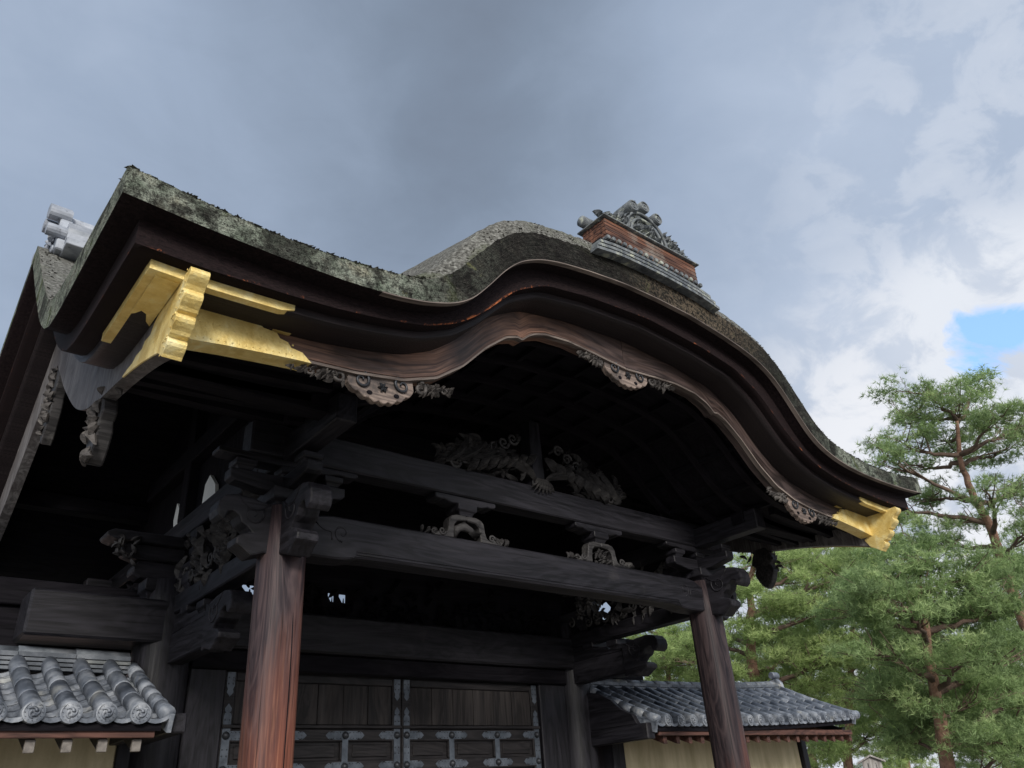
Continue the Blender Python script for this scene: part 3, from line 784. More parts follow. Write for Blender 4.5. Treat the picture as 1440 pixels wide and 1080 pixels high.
# ---- posts
def superpillar(name, x, y, w, z1, ch, mat, parent, z0=0.22):
    b = MB(); ring = []
    for k in range(32):
        th = 2 * PI * k / 32; c, s_ = math.cos(th), math.sin(th); n = ch
        r = (abs(c) ** n + abs(s_) ** n) ** (-1 / n); ring.append((r * c * w / 2, r * s_ * w / 2))
    zs = np.linspace(z0, z1, 12); vs = []
    for i, z in enumerate(zs):
        k_ = 1.0 if i < 11 else 0.93
        vs += [(a * k_, b_ * k_, z) for a, b_ in ring]
    fs = [(i * 32 + j, i * 32 + (j + 1) % 32, (i + 1) * 32 + (j + 1) % 32, (i + 1) * 32 + j) for i in range(11) for j in range(32)]
    fs += [tuple(range(31, -1, -1)), tuple(range(11 * 32, 12 * 32))]
    b.add(vs, fs, smooth=True)
    o = b.build(name, mat, None); o.location = (x, y, 0); o.parent = parent
    base = MB(); base.lathe([(w * 0.95, 0), (w * 0.95, 0.12), (w * 0.8, 0.2), (w * 0.62, 0.222)], (x, y, 0), 'Z', 28)
    base.build('base_stone', M['stone'], parent)
    return o


P = []
for x, y in ((-2.30, 0), (2.30, 0), (-2.30, 2 * YM), (2.30, 2 * YM)):
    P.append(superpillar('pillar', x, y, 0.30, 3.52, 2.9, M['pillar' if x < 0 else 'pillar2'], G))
for x in (-2.36, 2.36):
    superpillar('main_pillar', x, YM + 0.02, 0.46, 3.5, 2.2, M['darkZ'], G)
# drying crack down the left front pillar
ck = MB(); ck.tube([(0.052 + 0.006 * math.sin(z * 3.1) - (z - 1.9) * 0.012, -0.146, z) for z in np.linspace(0.4, 2.85, 22)], [0.0005] + [0.0045] * 20 + [0.0005], 5)
co = ck.build('drying_crack', M['blackZ'], None); co.parent = P[0]


# ---- tie beams and rainbow beams
def bolster(parent, x, y, z, d='X', w=0.62, h=0.11, t_=0.13, mat=None):
    """boat-shaped bearing arm with curled tips"""
    a, r = w / 2, h
    ol = [(-a, r), (-a, r * .45), (-a * .93, r * .28), (-a * .80, r * .22), (-a * .72, 0.02), (-a * .5, 0), (a * .5, 0), (a * .72, 0.02), (a * .80, r * .22), (a * .93, r * .28), (a, r * .45), (a, r)]
    b = MB()
    if d == 'X': b.prism([(x + p, z + q) for p, q in ol], XZ(y), -t_ / 2, t_ / 2)
    else: b.prism([(y + p, z + q) for p, q in ol], YZl(x), -t_ / 2, t_ / 2)
    return b.build('bracket_arm', mat or M['darkX' if d == 'X' else 'darkY'], parent, 0.006)


def masu(parent, x, y, z, w=0.17, h=0.12, name='bearing_block', mat=None):
    """bearing block: square top, waisted foot"""
    b = MB(); k = 0.66
    lv = [(k, 0), (k * 1.04, h * .12), (k * 1.2, h * .3), (1, h * .45), (1, h)]
    vs = []; 
    for s_, q in lv: vs += [(x + a * w / 2 * s_, y + c * w / 2 * s_, z + q) for a, c in ((-1, -1), (1, -1), (1, 1), (-1, 1))]
    fs = [(i * 4 + j, i * 4 + (j + 1) % 4, i * 4 + 4 + (j + 1) % 4, i * 4 + 4 + j) for i in range(4) for j in range(4)] + [(3, 2, 1, 0), (16, 17, 18, 19)]
    b.add(vs, fs); return b.build(name, mat or M['darkX'], parent, 0.005)


def rainbow(yc, z0, z1, xe, t_, face):
    b = MB()
    ol = []
    for k in range(41):
        x = -xe + 2 * xe * k / 40; e = (xe - abs(x))
        low = z0 + 0.030 * min(1, max(0, (e - 0.30) / 0.16))
        ol.append((x, low))
    tops = []
    for k in range(41):
        x = xe - 2 * xe * k / 40; e = (xe - abs(x))
        tops.append((x, z1 - 0.075 * max(0, 1 - e / 0.22) ** 2.2))
    b.prism(ol + tops, XZ(yc), -t_ / 2, t_ / 2)
    o = b.build('rainbow_beam', M['darkX'], G, 0.012)
    q = MB()
    s_ = face
    for dz, r in ((0.052, 0.008), (0.072, 0.0055)):
        q.tube([(-xe + 0.42 + k * (2 * xe - 0.84) / 12, yc + s_ * (t_ / 2 + 0.001), z0 + dz + (0.0)) for k in range(13)], r, 6)
    for h in (-1, 1):
        mm = XZ(yc + s_ * (t_ / 2 + 0.0))
        q.spiral(mm, h * (xe - 0.30), z0 + 0.19, 0.065, -PI / 2, 1.15, 0.007, h, 0)
        q.tube([mm(h * (xe - 0.22 + 0.16 * u * u - 0.03 * u), z0 + 0.13 + 0.12 * u + 0.02 * math.sin(u * 6), 0) for u in np.linspace(0, 1, 10)], 0.006, 6)
        q.tube([mm(h * (xe - 0.42 + 0.03 * u), z0 + 0.052 - 0.03 * u, 0) for u in np.linspace(0, 1, 5)], 0.006, 6)
    q.build('carved_line', M['darkX'], o)
    return o


rainbow(0, 3.205, 3.515, 2.20, 0.20, -1)
rainbow(2 * YM, 3.205, 3.515, 2.20, 0.20, 1)
box('upper_beam', M['darkX'], G, -2.62, 2.62, -0.085, 0.085, 3.885, 4.135, 0.012)
box('upper_beam', M['darkX'], G, -2.62, 2.62, 2 * YM - 0.085, 2 * YM + 0.085, 3.80, 4.02, 0.012)
for sx in (-1, 1):
    x = sx * 2.30
    # capital: block, crossed arms, small blocks
    for yc in (0, 2 * YM):
        masu(G, x, yc, 3.50, 0.30, 0.14, 'capital_block')
        bolster(G, x, yc, 3.63, 'X', 0.86, 0.12, 0.12); bolster(G, x, yc, 3.632, 'Y', 0.86, 0.12, 0.12)
        for q in (-0.33, 0, 0.33):
            masu(G, x + q, yc, 3.752, 0.15, 0.075)
            if q: masu(G, x, yc + q, 3.752, 0.15, 0.075)
        bolster(G, x, yc, 3.826, 'X', 1.06, 0.058, 0.14)
    # side beams
    box('side_beam', M['darkY'], G, x - 0.075, x + 0.075, 0.10, 2 * YM - 0.10, 3.20, 3.36, 0.01)
    box('side_beam', M['darkY'], G, x - 0.075, x + 0.075, -0.86, 2 * YM + 0.86, 3.87, 4.07, 0.01)
    # carved panel between side beams, sawn through so that daylight shows in places
    m = YZl(x - 0.06)
    pn = MB()
    for k in range(95):
        yy = rnd.uniform(0.30, 1.95); zz = rnd.uniform(3.38, 3.86)
        if (yy - .3) / 1.65 > 0.45 and zz > 3.72 - 0.1 * yy and rnd.random() < .7: continue
        pn.leaf(m, yy, zz, rnd.uniform(-PI, PI), rnd.uniform(.12, .24), rnd.uniform(.05, .08), rnd.uniform(-2.2, 2.2), rnd.uniform(0.02, .06), 0.045)
    for k in range(12):
        pn.spiral(m, 0.35 + k * 0.14, 3.42 + rnd.uniform(0, .08), 0.06, rnd.uniform(0, 6), 1.3, 0.014, rnd.choice((-1, 1)), -0.01)
    for k in range(6): pn.rosette(m, rnd.uniform(.4, 1.8), rnd.uniform(3.45, 3.75), 0.09, 7, 0.0, 0.035)
    pn.build('carved_side_panel', M['darkcarve'], G)
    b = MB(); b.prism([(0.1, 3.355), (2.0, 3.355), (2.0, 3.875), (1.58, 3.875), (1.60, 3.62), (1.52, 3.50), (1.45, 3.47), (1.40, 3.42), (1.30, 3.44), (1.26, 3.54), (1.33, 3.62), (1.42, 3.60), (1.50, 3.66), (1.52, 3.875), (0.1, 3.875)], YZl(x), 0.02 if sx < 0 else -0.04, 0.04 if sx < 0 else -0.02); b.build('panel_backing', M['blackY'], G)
    b = MB(); m3 = YZl(x)
    for k in range(110):
        b.leaf(m3, rnd.uniform(2.25, 4.1), rnd.uniform(3.36, 3.86), rnd.uniform(-PI, PI), rnd.uniform(.14, .24), rnd.uniform(.06, .10), rnd.uniform(-2, 2), rnd.uniform(-.02, .04), .04)
    b.build('carved_side_panel', M['blackY'], G)
    # rafters' purlins running out to the gable boards
    for yy, zz in ((-0.02, 4.145), (1.05, 4.80), (2 * YM, 4.145), (3.19, 4.80)):
        pass
for yy, zz in ((0.0, 4.15), (2 * YM, 4.15)):
    pass
# gable truss on the side: king post, cross beam, white infill
for sx in (-1, 1):
    x = sx * 2.30
    box('gable_strut', M['blackZ'], G, x - 0.07, x + 0.07, YM - 0.08, YM + 0.08, 4.07, 5.85)
    box('gable_tie', M['blackY'], G, x - 0.08, x + 0.08, 0.95, 3.29, 4.62, 4.80)
    b = MB(); m = YZl(x)
    b.prism([(1.42, 4.075), (1.46, 4.22), (1.62, 4.36), (1.72, 4.30), (1.75, 4.075)], m, -0.015, 0.015)
    b.build('plaster_infill', M['white'], G); b = MB()
    b.prism([(2.25, 4.075), (2.28, 4.20), (2.46, 4.36), (2.5, 4.2), (2.46, 4.075)], m, -0.015, 0.015)
    b.build('plaster_infill', M['white'], G)
    # dark infill boards behind
    b = MB(); pts = [(0.35, 4.072), (3.89, 4.072)] + [(float(y), float(FA(2.3, y)) - 0.07) for y in np.linspace(3.89, 0.35, 24)]
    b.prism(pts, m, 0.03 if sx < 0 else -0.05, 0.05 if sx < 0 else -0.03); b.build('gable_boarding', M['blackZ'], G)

# purlins
for yy, zz, h in ((-0.66, 4.02, .12), (0.62, 4.58, .16), (YM, 5.84, .26), (3.62, 4.58, .16), (2 * YM + .66, 4.02, .12)):
    if h == .12:
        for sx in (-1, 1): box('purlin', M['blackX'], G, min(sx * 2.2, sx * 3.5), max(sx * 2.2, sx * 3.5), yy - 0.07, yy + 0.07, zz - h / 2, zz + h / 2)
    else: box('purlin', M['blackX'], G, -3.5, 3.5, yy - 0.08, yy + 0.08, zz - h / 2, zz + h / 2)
# curved rafters of the front bay with laths, seen dimly from below
for k, yy in enumerate(np.arange(-1.1, 0.9, 0.36)):
    xx = np.linspace(-2.5, 2.5, 90); zt = np.array([float(FA(q, yy)) - 0.076 for q in xx])
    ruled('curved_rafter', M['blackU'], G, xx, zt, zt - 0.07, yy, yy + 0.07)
for k in range(-7, 8):
    x = k * 0.33
    zt = [float(FA(x, y)) - 0.1 for y in np.linspace(-1.2, 1.0, 12)]
    b = MB()
    for i in range(11):
        y0, y1 = -1.2 + i * 0.2, -1.0 + i * 0.2
        b.prism([(y0, zt[i] - 0.025), (y1, zt[i + 1] - 0.025), (y1, zt[i + 1] + .02), (y0, zt[i] + .02)], YZl(x), -0.02, 0.02)
    b.build('ceiling_lath', M['blackY'], G)
# plain rafters under the side eaves
for k in range(16):
    yy = -1.15 + k * 0.21
    for sx in (-1, 1):
        xa, xb = 2.45, 3.52
        za, zb_ = float(FA(xa, yy)) - 0.075, float(FA(xb, yy)) - 0.075
        b = MB(); b.prism([(sx * xa, za - .07), (sx * xb, zb_ - .07), (sx * xb, zb_), (sx * xa, za)], XZ(yy), 0, .06); b.build('rafter', M['blackX'], G)


# ---- carved noses (cloud and elephant shapes)
def nose_outline():
    px = [(1235, 330), (1180, 345), (1080, 322), (960, 312), (880, 330), (848, 372), (838, 420), (850, 455), (882, 478), (905, 462), (915, 425), (948, 418), (985, 440), (1005, 478), (1050, 500), (1080, 530), (1010, 548), (980, 572), (985, 606), (1030, 628), (1090, 668), (1180, 640), (1235, 650)]
    return [((1235 - a) / 397.0, (668 - b) / 356.0) for a, b in px]


NO = nose_outline()


def nose(parent, m, a0, sgn, z0, ln, ht, t_, mat=None):
    """a0: where it leaves the post, sgn: direction it points along a"""
    b = MB(); b.prism([(a0 + sgn * p * ln, z0 + q * ht) for p, q in NO], m, -t_ / 2, t_ / 2)
    o = b.build('carved_nose', mat or M['darkX'], parent, 0.014, seg=2)
    s_ = MB()
    for f in (-1, 1):
        w = f * (t_ / 2 + 0.001)
        s_.spiral(m, a0 + sgn * 0.38 * ln, z0 + 0.70 * ht, 0.085 * ln / .45, 0.5, 1.3, 0.008, sgn, w)
        s_.tube([m(a0 + sgn * (0.1 + 0.55 * u) * ln, z0 + (0.9 - 0.25 * math.sin(u * 2.6) + 0.2 * u) * ht, w) for u in np.linspace(0, 1, 10)], 0.006, 5)
    s_.build('carved_line', M['darkX'], o)
    return o


for sx in (-1, 1):
    x = sx * 2.30
    nose(G, XZ(0.0), x + sx * 0.10, sx, 3.15, 0.40, 0.41, 0.16, M['darkX'])
    nose(G, YZl(x), -0.10, -1, 3.13, 0.46, 0.45, 0.16, M['darkY'])
    nose(G, XZ(2 * YM), x + sx * 0.10, sx, 3.15, 0.40, 0.41, 0.16, M['darkX'])
    # tie from the main pillar that ends in a nose towards the front
    box('through_tie', M['darkY'], G, x - 0.07, x + 0.07, 1.12, 3.1, 2.80, 3.04, 0.01)
    nose(G, YZl(x), 1.13, -1, 2.74, 0.52, 0.40, 0.17, M['darkY'])
    b = MB(); m = YZl(x - 0.0)
    b.prism([(2.0, 3.04), (1.15, 3.04), (1.15, 3.07), (1.35, 3.09), (1.4, 3.13), (1.6, 3.14), (1.65, 3.19), (2.0, 3.2)], m, -0.06, 0.06)
    b.build('stepped_bracket', M['darkY'], G, 0.006)
    masu(G, x, 1.28, 3.075, 0.16, 0.10); masu(G, x, 1.66, 3.12, 0.16, 0.09)

# ---- head beam over the doors, running out past the main pillars
hb = box('head_beam', M['darkX'], G, -3.44, 3.44, YM - 0.20, YM + 0.20, 2.965, 3.315, 0.018)
box('lintel', M['blackX'], G, -2.15, 2.15, YM - 0.14, YM + 0.14, 2.80, 2.96, 0.01)
box('purlin', M['blackX'], G, -3.95, 3.95, YM + 0.22, YM + 0.42, 3.27, 3.48)
box('rear_head_beam', M['blackX'], G, -3.95, 3.95, YM + 0.27, YM + 0.41, 2.93, 3.268)
for sx in (-1, 1):                     # bracket tiers reaching out over the beam end
    x = sx * 2.30
    b = MB(); m = XZ(YM)
    b.prism([(x + sx * q, z) for q, z in ((0, 3.80), (.60, 3.80), (.66, 3.82), (.68, 3.85), (.62, 3.885), (0, 3.885))], m, -0.13, 0.13); b.build('bracket_plank', M['darkX'], G, 0.008)
    b = MB(); b.prism([(x + sx * q, z) for q, z in ((0, 3.66), (.40, 3.66), (.50, 3.69), (.54, 3.74), (.50, 3.79), (0, 3.79))], m, -0.09, 0.09); b.build('bracket_arm', M['darkX'], G, 0.012)
    b = MB(); b.prism([(x + sx * q, z) for q, z in ((0, 3.50), (.36, 3.50), (.42, 3.54), (.42, 3.60), (.38, 3.65), (0, 3.65))], m, -0.09, 0.09); b.build('bracket_arm', M['darkX'], G, 0.012)
    for yy in (1.72, YM): masu(G, x, yy, 3.36, 0.17, 0.14)
    masu(G, x + sx * 0.20, YM - 0.02, 3.33, 0.22, 0.17)
    bolster(G, x, 1.9, 3.50, 'Y', 0.62, 0.11, 0.13); masu(G, x, 1.66, 3.61, .15, .1); masu(G, x, 1.66, 3.71, .16, .15)
    l = MB()
    for k in range(16): l.leaf(XZ(YM - 0.12), x + sx * rnd.uniform(.42, .62), rnd.uniform(3.64, 3.80), rnd.uniform(-PI, PI), .09, .04, rnd.uniform(-2, 2), 0, .03)
    l.build('carved_foliage', M['darkcarve'], G)

# openwork panel above the head beam: boards with small sawn openings, foliage in front
zz0, zz1 = 3.33, 4.8
b = MB()
cuts = sorted([(-1.74, -1.60, 3.48, 3.57), (-0.87, -0.79, 3.49, 3.58), (-0.75, -0.66, 3.49, 3.58)])
x0 = -2.3
for (a, c, lo, hi) in cuts:
    b.box(x0, a, YM - 0.02, YM + 0.02, zz0, zz1); b.box(a, c, YM - 0.02, YM + 0.02, zz0, lo); b.box(a, c, YM - 0.02, YM + 0.02, hi, zz1); x0 = c
b.box(x0, 2.3, YM - 0.02, YM + 0.02, zz0, zz1)
for (a, c, lo, hi) in cuts:
    w_ = c - a; h_ = hi - lo; f_ = XZ(YM - 0.024)
    b.prism([(a - .01, lo - .01), (a + w_ * .45, lo - .01), (a - .01, hi - h_ * .25)], f_, 0, .003); b.prism([(c + .01, hi + .01), (c - w_ * .4, hi + .01), (c + .01, lo + h_ * .35)], f_, 0, .003)
    b.prism([(a + w_ * .40, lo - .01), (a + w_ * .62, lo - .01), (a + w_ * .56, lo + h_ * .45), (a + w_ * .48, lo + h_ * .5)], f_, -.004, -.001)
b.build('transom_panel', M['blackX'], G)
l = MB(); m = XZ(YM - 0.03)
for k in range(150):
    l.leaf(m, rnd.uniform(-2.0, 2.0), 3.36 + abs(rnd.gauss(0, .16)), rnd.uniform(-PI, PI), rnd.uniform(.10, .2), rnd.uniform(.04, .07), rnd.uniform(-2.4, 2.4), 0.0, 0.05)
for k in range(22): l.spiral(m, -1.9 + k * 0.18, 3.42, 0.06, rnd.uniform(0, 6), 1.3, 0.012, rnd.choice((-1, 1)), -0.02)
l.build('carved_transom_foliage', M['blackX'], G)


# ---- frog-leg struts between the two front beams
def frogleg(x, motif):
    m = XZ(0)
    ol = []
    half = [(0.055, 0.205), (0.10, 0.205), (0.15, 0.19), (0.175, 0.16), (0.185, 0.09), (0.20, 0.045), (0.23, 0.03), (0.255, 0.05), (0.285, 0.045), (0.30, 0.02), (0.36, 0.0)]
    inner = [(0.135, 0.0), (0.135, 0.05), (0.125, 0.12), (0.09, 0.155), (0.0, 0.165)]
    z = 3.515
    outer = half + [(0.14, 0.0)]
    for h in (-1, 1):
        b = MB(); b.prism([(x + h * a, z + q) for a, q in [(0, 0.205)] + half + inner], m, -0.075, 0.02)
        if h == -1: o = b.build('frog_leg_strut', M['darkcarve'], G, 0.008)
        else: b.build('leg', M['darkcarve'], o, 0.008)
    masu(G, x, 0, z + 0.205, 0.19, 0.10)
    bolster(G, x, 0, z + 0.30, 'X', 0.62, 0.065, 0.15)
    l = MB()
    for h in (-1, 1):
        for k in range(5): l.leaf(m, x + h * (0.31 + .03 * k), z + 0.01, rnd.uniform(.3, 2.8), .07, .03, rnd.uniform(-2, 2), -0.04, .03)
        l.spiral(m, x + h * 0.25, z + 0.045, 0.033, 0, 1.3, 0.011, h, -0.075)
        l.spiral(m, x + h * 0.33, z + 0.03, 0.025, 0, 1.3, 0.009, -h, -0.07)
    if motif == 0:      # a rounded swimming form with combed mane
        l.tube([m(x - 0.11, z + 0.02, -.03), m(x - 0.09, z + 0.09, -.05), m(x - 0.03, z + 0.115, -.06), m(x + 0.04, z + 0.09, -.06), m(x + 0.09, z + 0.085, -.05)], [0.02, 0.034, 0.038, 0.028, 0.012], 10)
        for k in range(9): l.leaf(m, x + 0.0 + .01 * k, z + 0.095 - .003 * k, -0.9 + 0.12 * k, .10, .018, .5, -0.05, .02)
    else:
        for k in range(24): l.leaf(m, x + rnd.uniform(-.1, .1), z + rnd.uniform(.01, .13), rnd.uniform(-PI, PI), rnd.uniform(.05, .09), .025, rnd.uniform(-2, 2), -0.03, .025)
        l.rosette(m, x, z + 0.05, 0.05, 7, -0.045, .03)
    l.build('carved_foliage', M['darkcarve'], o)


frogleg(-0.76, 0); frogleg(0.80, 1)

# ---- carving above the upper beam: short post, claw foot, foliage wings
m = XZ(-0.02)
kp = MB(); kp.prism([(-0.005, 4.135), (0.155, 4.135), (0.135, 4.8), (0.015, 4.8)], m, -0.06, 0.10); kp = kp.build('king_post', M['darkZ'], G, 0.01)
cl = MB()
for k in range(7): cl.leaf(m, 0.075 + (k - 3) * 0.018, 4.20, -PI / 2 + (k - 3) * 0.12, 0.14, 0.032, (k - 3) * 0.25, -0.085, 0.03)
cl.build('claw_foot', M['darkcarve'], kp)
for h in (-1, 1):
    l = MB(); cx = 0.075
    for k in range(70):
        t_ = rnd.random() ** 0.8; a = cx + h * (0.17 + 0.94 * t_); zmax = 0.36 * (1 - t_) ** 0.6 + 0.05
        l.leaf(m, a, 4.15 + rnd.random() * zmax, PI / 2 + h * rnd.uniform(-2.2, 1.4), rnd.uniform(.10, .22), rnd.uniform(.035, .06), rnd.uniform(-2.6, 2.6), rnd.uniform(-.02, .03), 0.045)
    # long sweeping acanthus stems and pods
    for k in range(7):
        a0 = cx + h * (1.04 - 0.11 * k); z0 = 4.17 + 0.03 * k
        l.leaf(m, a0, z0, (PI if h > 0 else 0) + h * -0.5 + 0.12 * k * h, 0.40, 0.075, h * (-0.9 + 0.25 * k), -0.04, 0.06, 10)
        l.leaf(m, a0 - h * .3, z0 + .08, -PI / 2 + h * .4, 0.17, 0.085, .5 * h, -0.06, 0.07)
        l.spiral(m, a0 - h * 0.1, z0 + 0.02 + 0.03 * k, 0.06, 0, 1.4, 0.016, h, -0.05)
    l.rosette(m, cx + h * 0.62, 4.36, 0.085, 7, -0.05, .04)
    l.build('acanthus_carving', M['darkcarve'], G)

# ---- doors
def leafdoor(x0, x1, inner):
    b = MB(); b.box(x0, x1, YM - 0.03, YM + 0.04, 0.25, 2.79)
    o = b.build('door_leaf', M['doorrail'], G, 0.004)
    st = 0.10
    # stiles
    for a in (x0, x1 - st): box('stile', M['doorrail'], o, a, a + st, YM - 0.062, YM - 0.031, 0.26, 2.788, 0.006)
    rails = [2.225, 1.965, 1.30, 0.95, 0.30]
    for z in rails: box('rail', M['doorrail'], o, x0 + st + 0.001, x1 - st - 0.001, YM - 0.060, YM - 0.031, z, z + 0.105, 0.006)
    box('rail', M['doorrail'], o, x0 + st + .001, x1 - st - .001, YM - 0.060, YM - 0.031, 2.72, 2.786, 0.006)
    # a projecting ledge above the top band
    box('ledge', M['doorrail'], o, x0 + 0.005, x1 - 0.005, YM - 0.085, YM - 0.064, 2.335, 2.362, 0.004)
    # upper plank panel
    n = 6; w = (x1 - x0 - 2 * st) / n
    for k in range(n):
        a = x0 + st + k * w; box('plank', M['door'], o, a + 0.003, a + w - 0.003, YM - 0.043 - 0.003 * (k % 2), YM - 0.031, 2.37, 2.715, 0.003)
    for lo, hi in ((1.42, 1.95),): box('plank', M['door'], o, x0 + st + .01, x1 - st - .01, YM - 0.043, YM - 0.031, lo, hi, 0.003)
    xm = [x0 + st / 2] + [x0 + (x1 - x0) * q for q in (0.33, 0.66)] + [x1 - st / 2]
    for i, a in enumerate(xm):
        if 0 < i < 3: box('muntin', M['doorrail'], o, a - 0.045, a + 0.045, YM - 0.0605, YM - 0.031, 2.072, 2.223, 0.004)
    for i in range(3):
        box('panel', M['doorrail'], o, xm[i] + .09, xm[i + 1] - .09, YM - 0.045, YM - 0.031, 2.095, 2.20, 0.006)
    # iron straps: lobed plates over every crossing
    fm = XZ(YM - 0.0645)
    for z in (2.277, 2.017):
        for i, a in enumerate(xm):
            for h in (-1, 1):
                if (i == 0 and h == -1) or (i == 3 and h == 1): continue
                L_ = 0.20
                ol = [(0.0, -.036), (L_ * .62, -.036), (L_ * .68, -.022), (L_ * .78, -.034), (L_ * .88, -.024), (L_, 0), (L_ * .88, .024), (L_ * .78, .034), (L_ * .68, .022), (L_ * .62, .036), (0, .036)]
                q = MB(); q.prism([(a + h * p, z + r) for p, r in ol], fm, 0, 0.004); q.build('iron_strap', M['iron'], o)
            q = MB(); q.lathe([(0.006, -0.034), (0.022, -0.026), (0.031, -0.010), (0.034, 0.0)], (a, YM - 0.0655, z), 'Y', 14, True); q.build('stud', M['stud'], o)
            rv = MB()
            for h in (-1, 1):
                for u in (.05, .085, .12, .155):
                    for e in (-.024, .024):
                        if (i == 0 and h == -1) or (i == 3 and h == 1): continue
                        rv.lathe([(0.002, -.005), (.0055, 0)], (a + h * u, YM - 0.0647, z + e), 'Y', 6)
            rv.build('rivets', M['stud'], o)
    for i, a in enumerate(xm):
        q = MB()
        if 0 < i < 3: q.box(a - .03, a + .03, YM - 0.065, YM - 0.0615, 2.05, 2.24); q.build('iron_strap', M['iron'], o)
        else:
            q.box(a - .034, a + .034, YM - 0.067, YM - 0.0632, 1.3, 2.33); q.build('iron_strap', M['iron'], o)
            zt = 2.33
            q = MB(); q.prism([(a - .034, zt + .0005), (a + .034, zt + .0005), (a + .034, zt + .10), (a + .024, zt + .13), (a + .03, zt + .16), (a, zt + .20), (a - .03, zt + .16), (a - .024, zt + .13), (a - .034, zt + .10)], XZ(YM - .067), 0, .004); q.build('iron_strap', M['iron'], o)
            q = MB(); q.prism([(a - .034, 2.785), (a + .034, 2.785), (a + .034, 2.67), (a + .022, 2.645), (a + .03, 2.62), (a, 2.585), (a - .03, 2.62), (a - .022, 2.645), (a - .034, 2.67)], XZ(YM - .067), 0, .004); q.build('iron_strap', M['iron'], o)
            for z in (2.74, 2.69, 2.46, 2.40, 2.17, 2.12):
                rv = MB()
                for e in (-.02, .02): rv.lathe([(0.002, -.006), (.007, 0)], (a + e, YM - .067, z), 'Y', 6)
                rv.build('rivets', M['stud'], o)


leafdoor(-1.82, -0.045, 1); leafdoor(-0.035, 1.74, 0)
for a, c in ((-2.14, -1.83), (1.75, 2.14)): box('door_jamb', M['darkZ'], G, a, c, YM - 0.10, YM + 0.12, 0.2, 2.80, 0.01)
box('threshold', M['darkX'], G, -2.14, 2.14, YM - 0.12, YM + 0.12, 0.02, 0.22)

# ---- kara ridge: tile bands, wooden box, demon tile with three discs, lightning rod
xs = np.linspace(-0.74, 0.74, 31)
for k, (hw, z0, y0) in enumerate(((0.76, -0.005, -1.862), (0.73, 0.045, -1.852), (0.69, 0.095, -1.842), (.66, .040, -1.815))):
    xx = np.linspace(-hw, hw, 25); zt = K_top(xx) - 0.03 + z0 + 0.02 * (1 - (xx / hw) ** 2); h_ = .026 if k < 3 else .12
    b = MB()
    for i in range(24):
        b.prism([(xx[i], zt[i] + .006), (xx[i + 1], zt[i + 1] + .006), (xx[i + 1], zt[i + 1] + .006 + h_), (xx[i], zt[i] + .006 + h_)], XZ(y0), 0, 2.6)
    b.build('ridge_band', M['tiledark'] if k < 3 else M['blackX'], G)
rt = MB()
for k in range(19):
    a = -0.58 + k * 0.0645; rt.lathe([(0.016, -1.845), (0.021, -1.84), (0.021, -1.6)], (a, 0, float(K_top(a)) + 0.155), 'Y', 8)
rt.build('small_round_tiles', M['tiledark'], G)
zb0, zb1 = 5.545, 5.752
bx = box('ornament_box', M['boxwood'], G, -0.575, 0.575, -1.82, -1.56, zb0, zb1, 0.004)
for k in range(1, 5):
    z = zb0 + k * (zb1 - zb0) / 5; box('plank_joint', M['blackX'], bx, -0.5765, 0.5765, -1.8215, -1.57, z - 0.0015, z + 0.0015, 0)
box('lead_cap', M['tiledark'], bx, -0.605, 0.605, -1.85, -1.53, zb1 + 0.001, zb1 + 0.014, 0.003)
z0 = zb1 + 0.014
m = XZ(-1.74)
on = MB()
ol = [(-0.30, 0), (-0.27, .07), (-0.22, .12), (-.20, .20), (-.15, .26), (-.12, .31), (-.04, .345), (.04, .345), (.12, .31), (.15, .26), (.20, .20), (.22, .12), (.27, .07), (.30, 0)]
on.prism([(a, z0 + b) for a, b in ol], m, -0.03, 0.10)
on = on.build('ridge_end_tile', M['tiledark'], G, 0.01)
f = MB()
for s_ in (1.0, 0.78):          # moulded arches of the tile face
    f.tube([m(s_ * 0.255 * math.cos(q), z0 + 0.01 + s_ * 0.30 * math.sin(q) ** 0.8 if math.sin(q) > 0 else z0 + .01, -0.045) for q in np.linspace(0.0, PI, 26)], 0.014, 6)
f.rosette(m, 0.0, z0 + 0.105, 0.085, 8, -0.04, 0.04); f.rosette(m, 0, z0 + .105, .05, 6, -.07, .03)
for k in range(14): f.leaf(m, rnd.uniform(-.16, .16), z0 + rnd.uniform(.02, .2), rnd.uniform(-PI, PI), .08, .03, rnd.uniform(-2, 2), -0.035, .03)
f.build('face_relief', M['tiledark'], on)
for a, bz in ((-0.155, 0.325), (0.0, 0.385), (0.155, 0.325)):
    d = MB(); d.lathe([(0.055, 0.14), (0.058, -0.04), (0.053, -0.055), (0.044, -0.055), (0.042, -0.045), (0.028, -0.045), (0.024, -.052), (0.016, -0.052), (0.013, -0.045)], (a, -1.77, z0 + bz), 'Y', 22); d.build('disc_tile', M['tiledark'], on)
rod = MB(); rod.tube([(0.035, -1.70, z0 + 0.40), (0.035, -1.70, z0 + 0.56)], 0.005, 6); rod.lathe([(0.012, 0), (0.012, .02)], (0.035, -1.70, z0 + .42), 'Z', 8); rod.build('lightning_rod', M['iron'], on)
